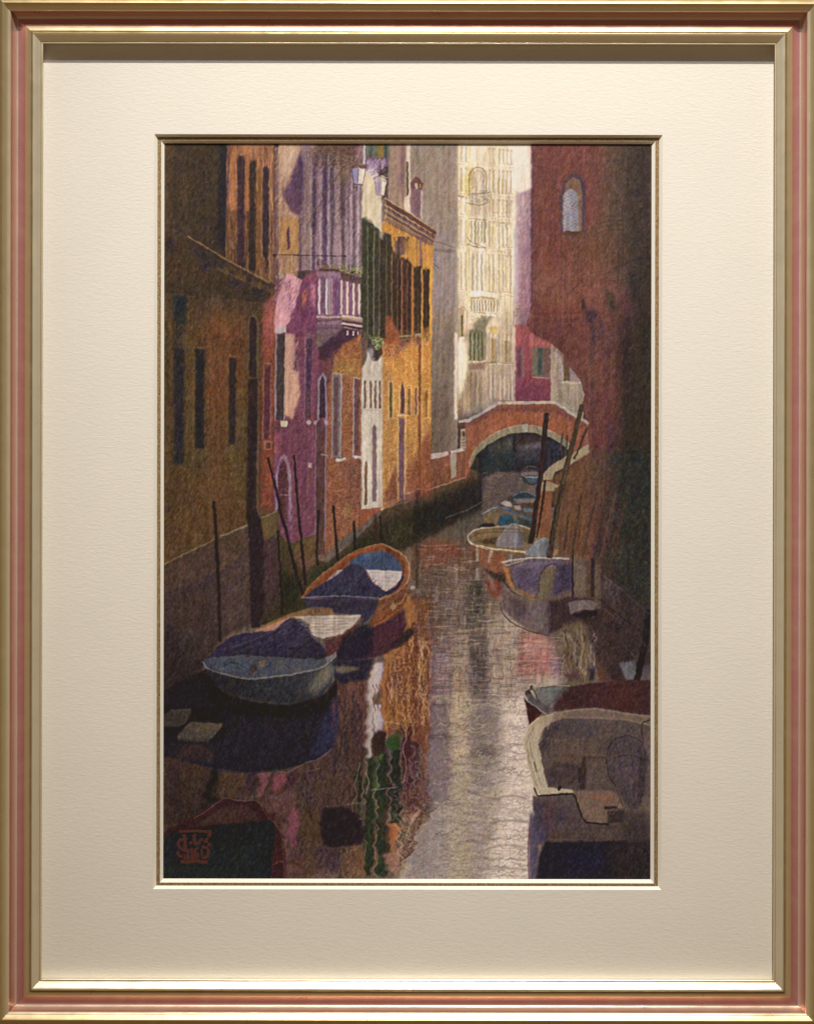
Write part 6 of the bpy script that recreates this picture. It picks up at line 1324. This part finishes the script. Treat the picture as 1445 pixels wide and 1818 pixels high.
for o in list(root.children):
    if o.name.startswith('frame_rail'):
        me = o.data; sm = [True] * len(me.polygons); sm[-1] = sm[-2] = False; me.polygons.foreach_set('use_smooth', sm)
        try: me.set_sharp_from_angle(angle=math.radians(50))
        except Exception: pass

def ring(name, outer, inner, ho, hi, m_, parent, sub=1, uvs=None):
    """a flat or sloping rectangular ring between two pixel rectangles at two heights"""
    vs = []
    for (x0, y0, x1, y1), h in ((outer, ho), (inner, hi)):
        vs += [Wp(x0, y0, h), Wp(x1, y0, h), Wp(x1, y1, h), Wp(x0, y1, h)]
    fs = [(i, (i + 1) % 4, 4 + (i + 1) % 4, 4 + i) for i in range(4)]
    fs = [f[::-1] for f in fs]
    return link(name, vs, fs, [m_], parent)

# outer mat (face, thickness) with its white bevel; inner flecked mat with its bevel
OUT_M = (60, 62, 1390, 1756); O_TOP = (273.4, 238.8, 1174.4, 1579.2); O_BOT = (279.2, 243.8, 1168.4, 1572.9)
I_TOP = (285.6, 250.4, 1161.6, 1567.6); I_BOT = (291.4, 255.0, 1155.2, 1560.4)
om = ring('outer_mat', OUT_M, O_TOP, 11, 11, M_MAT, root); ring('bevel', O_TOP, O_BOT, 11, 5.3, M_CORE, om)
im = ring('inner_mat', OUT_M, I_TOP, 5.1, 5.1, M_GOLD, root); ring('bevel', I_TOP, I_BOT, 5.1, .3, M_CORE, im)
link('backing_board', [Wp(55, 57, -6), Wp(1395, 57, -6), Wp(1395, 1761, -6), Wp(55, 1761, -6), Wp(55, 57, -3), Wp(1395, 57, -3), Wp(1395, 1761, -3), Wp(55, 1761, -3)],
     [(0, 1, 2, 3), (7, 6, 5, 4), (0, 4, 5, 1), (1, 5, 6, 2), (2, 6, 7, 3), (3, 7, 4, 0)], [M_BACK], root)
gp = link('glass_pane', [Wp(66, 68, 13.5), Wp(1384, 68, 13.5), Wp(1384, 1750, 13.5), Wp(66, 1750, 13.5)], [(3, 2, 1, 0)], [M_GLASS], root)

# the drawing on its sheet: the pencil work is worked out above and laid on as pigment
A = paint()
def lin(v): return np.where(v <= .04045, v / 12.92, ((v + .055) / 1.055) ** 2.4)
pig = lin(A)
yy = (np.arange(PH) + OY)[:, None, None]; xx = (np.arange(PW) + OX)[None, :, None]
pig = np.clip((pig - .006) * FALLOFF_GAIN(xx, yy), .0015, .92)  # colours brightened towards the bottom to cancel the lamps' fall-off
img = bpy.data.images.new('pencil_pigment', PW, PH, float_buffer=True, is_data=True)
buf = np.ones((PH, PW, 4), np.float32); buf[..., :3] = pig[::-1]
img.pixels.foreach_set(buf.ravel()); img.pack()
M_DRAW, t, b = mat('coloured_pencil_on_paper', (.5, .5, .5), .62)
it = node(t, 'ShaderNodeTexImage', image=img, interpolation='Cubic', extension='EXTEND'); b.inputs['Specular IOR Level'].default_value = .25
t.links.new(it.outputs[0], b.inputs['Base Color'])
n = noise(t, mapped(t, (1, 1, 1)), 1300, 3, .6); bump(t, b, n.outputs[0], .00005, .35)
x0, y0, x1, y1 = OX, OY, OX + PW, OY + PH
dr = link('drawing', [Wp(x0, y0, 0), Wp(x1, y0, 0), Wp(x1, y1, 0), Wp(x0, y1, 0)], [(3, 2, 1, 0)], [M_DRAW], root, uv=[(0, 1), (1, 1), (1, 0), (0, 0)])

# red seal and signature: ink on the drawing
def ink(name, strokes, dots, m_, parent, h):
    vs, fs = [], []
    for q_, w_ in strokes:
        p = pts(q_); p = curve(p, False) if len(p) > 2 else p
        d = np.gradient(p, axis=0); n_ = np.stack([-d[:, 1], d[:, 0]], 1); n_ /= np.maximum(np.linalg.norm(n_, axis=1, keepdims=True), 1e-6)
        wv = (w_ / 2) * (1 + .18 * np.sin(np.arange(len(p)) * 1.7 + len(vs)))[:, None]
        base = len(vs)
        for a_, b_ in zip(p + n_ * wv, p - n_ * wv): vs.append(Wp(*a_, h)); vs.append(Wp(*b_, h))
        fs += [(base + 2 * i, base + 2 * i + 2, base + 2 * i + 3, base + 2 * i + 1) for i in range(len(p) - 1)]
        h += .004
    for x, y, r in dots:
        base = len(vs); vs += [Wp(x + r * math.cos(a_) * (1 + .15 * math.sin(3 * a_)), y + r * .9 * math.sin(a_), h) for a_ in np.arange(12) * math.pi / 6]
        fs.append(tuple(range(base, base + 12))); h += .004
    return link(name, vs, fs, [m_], parent)
M_RED, t, b = mat('red_seal_ink', (.09, .012, .009), .6)
n = noise(t, mapped(t, (1, 1, 1)), 900, 3, .6); t.links.new(ramp(t, n.outputs[0], [(.38, (.035, .012, .013)), (.56, (.10, .014, .010))]), b.inputs['Base Color'])
M_INK, t, b = mat('black_ink', (.006, .005, .012), .6)
ink('red_seal', [(q, v * 1.45) for q, v in SEAL], SEAL_DOTS, M_RED, dr, .12)
ink('signature', SIGN, [], M_INK, dr, .12)
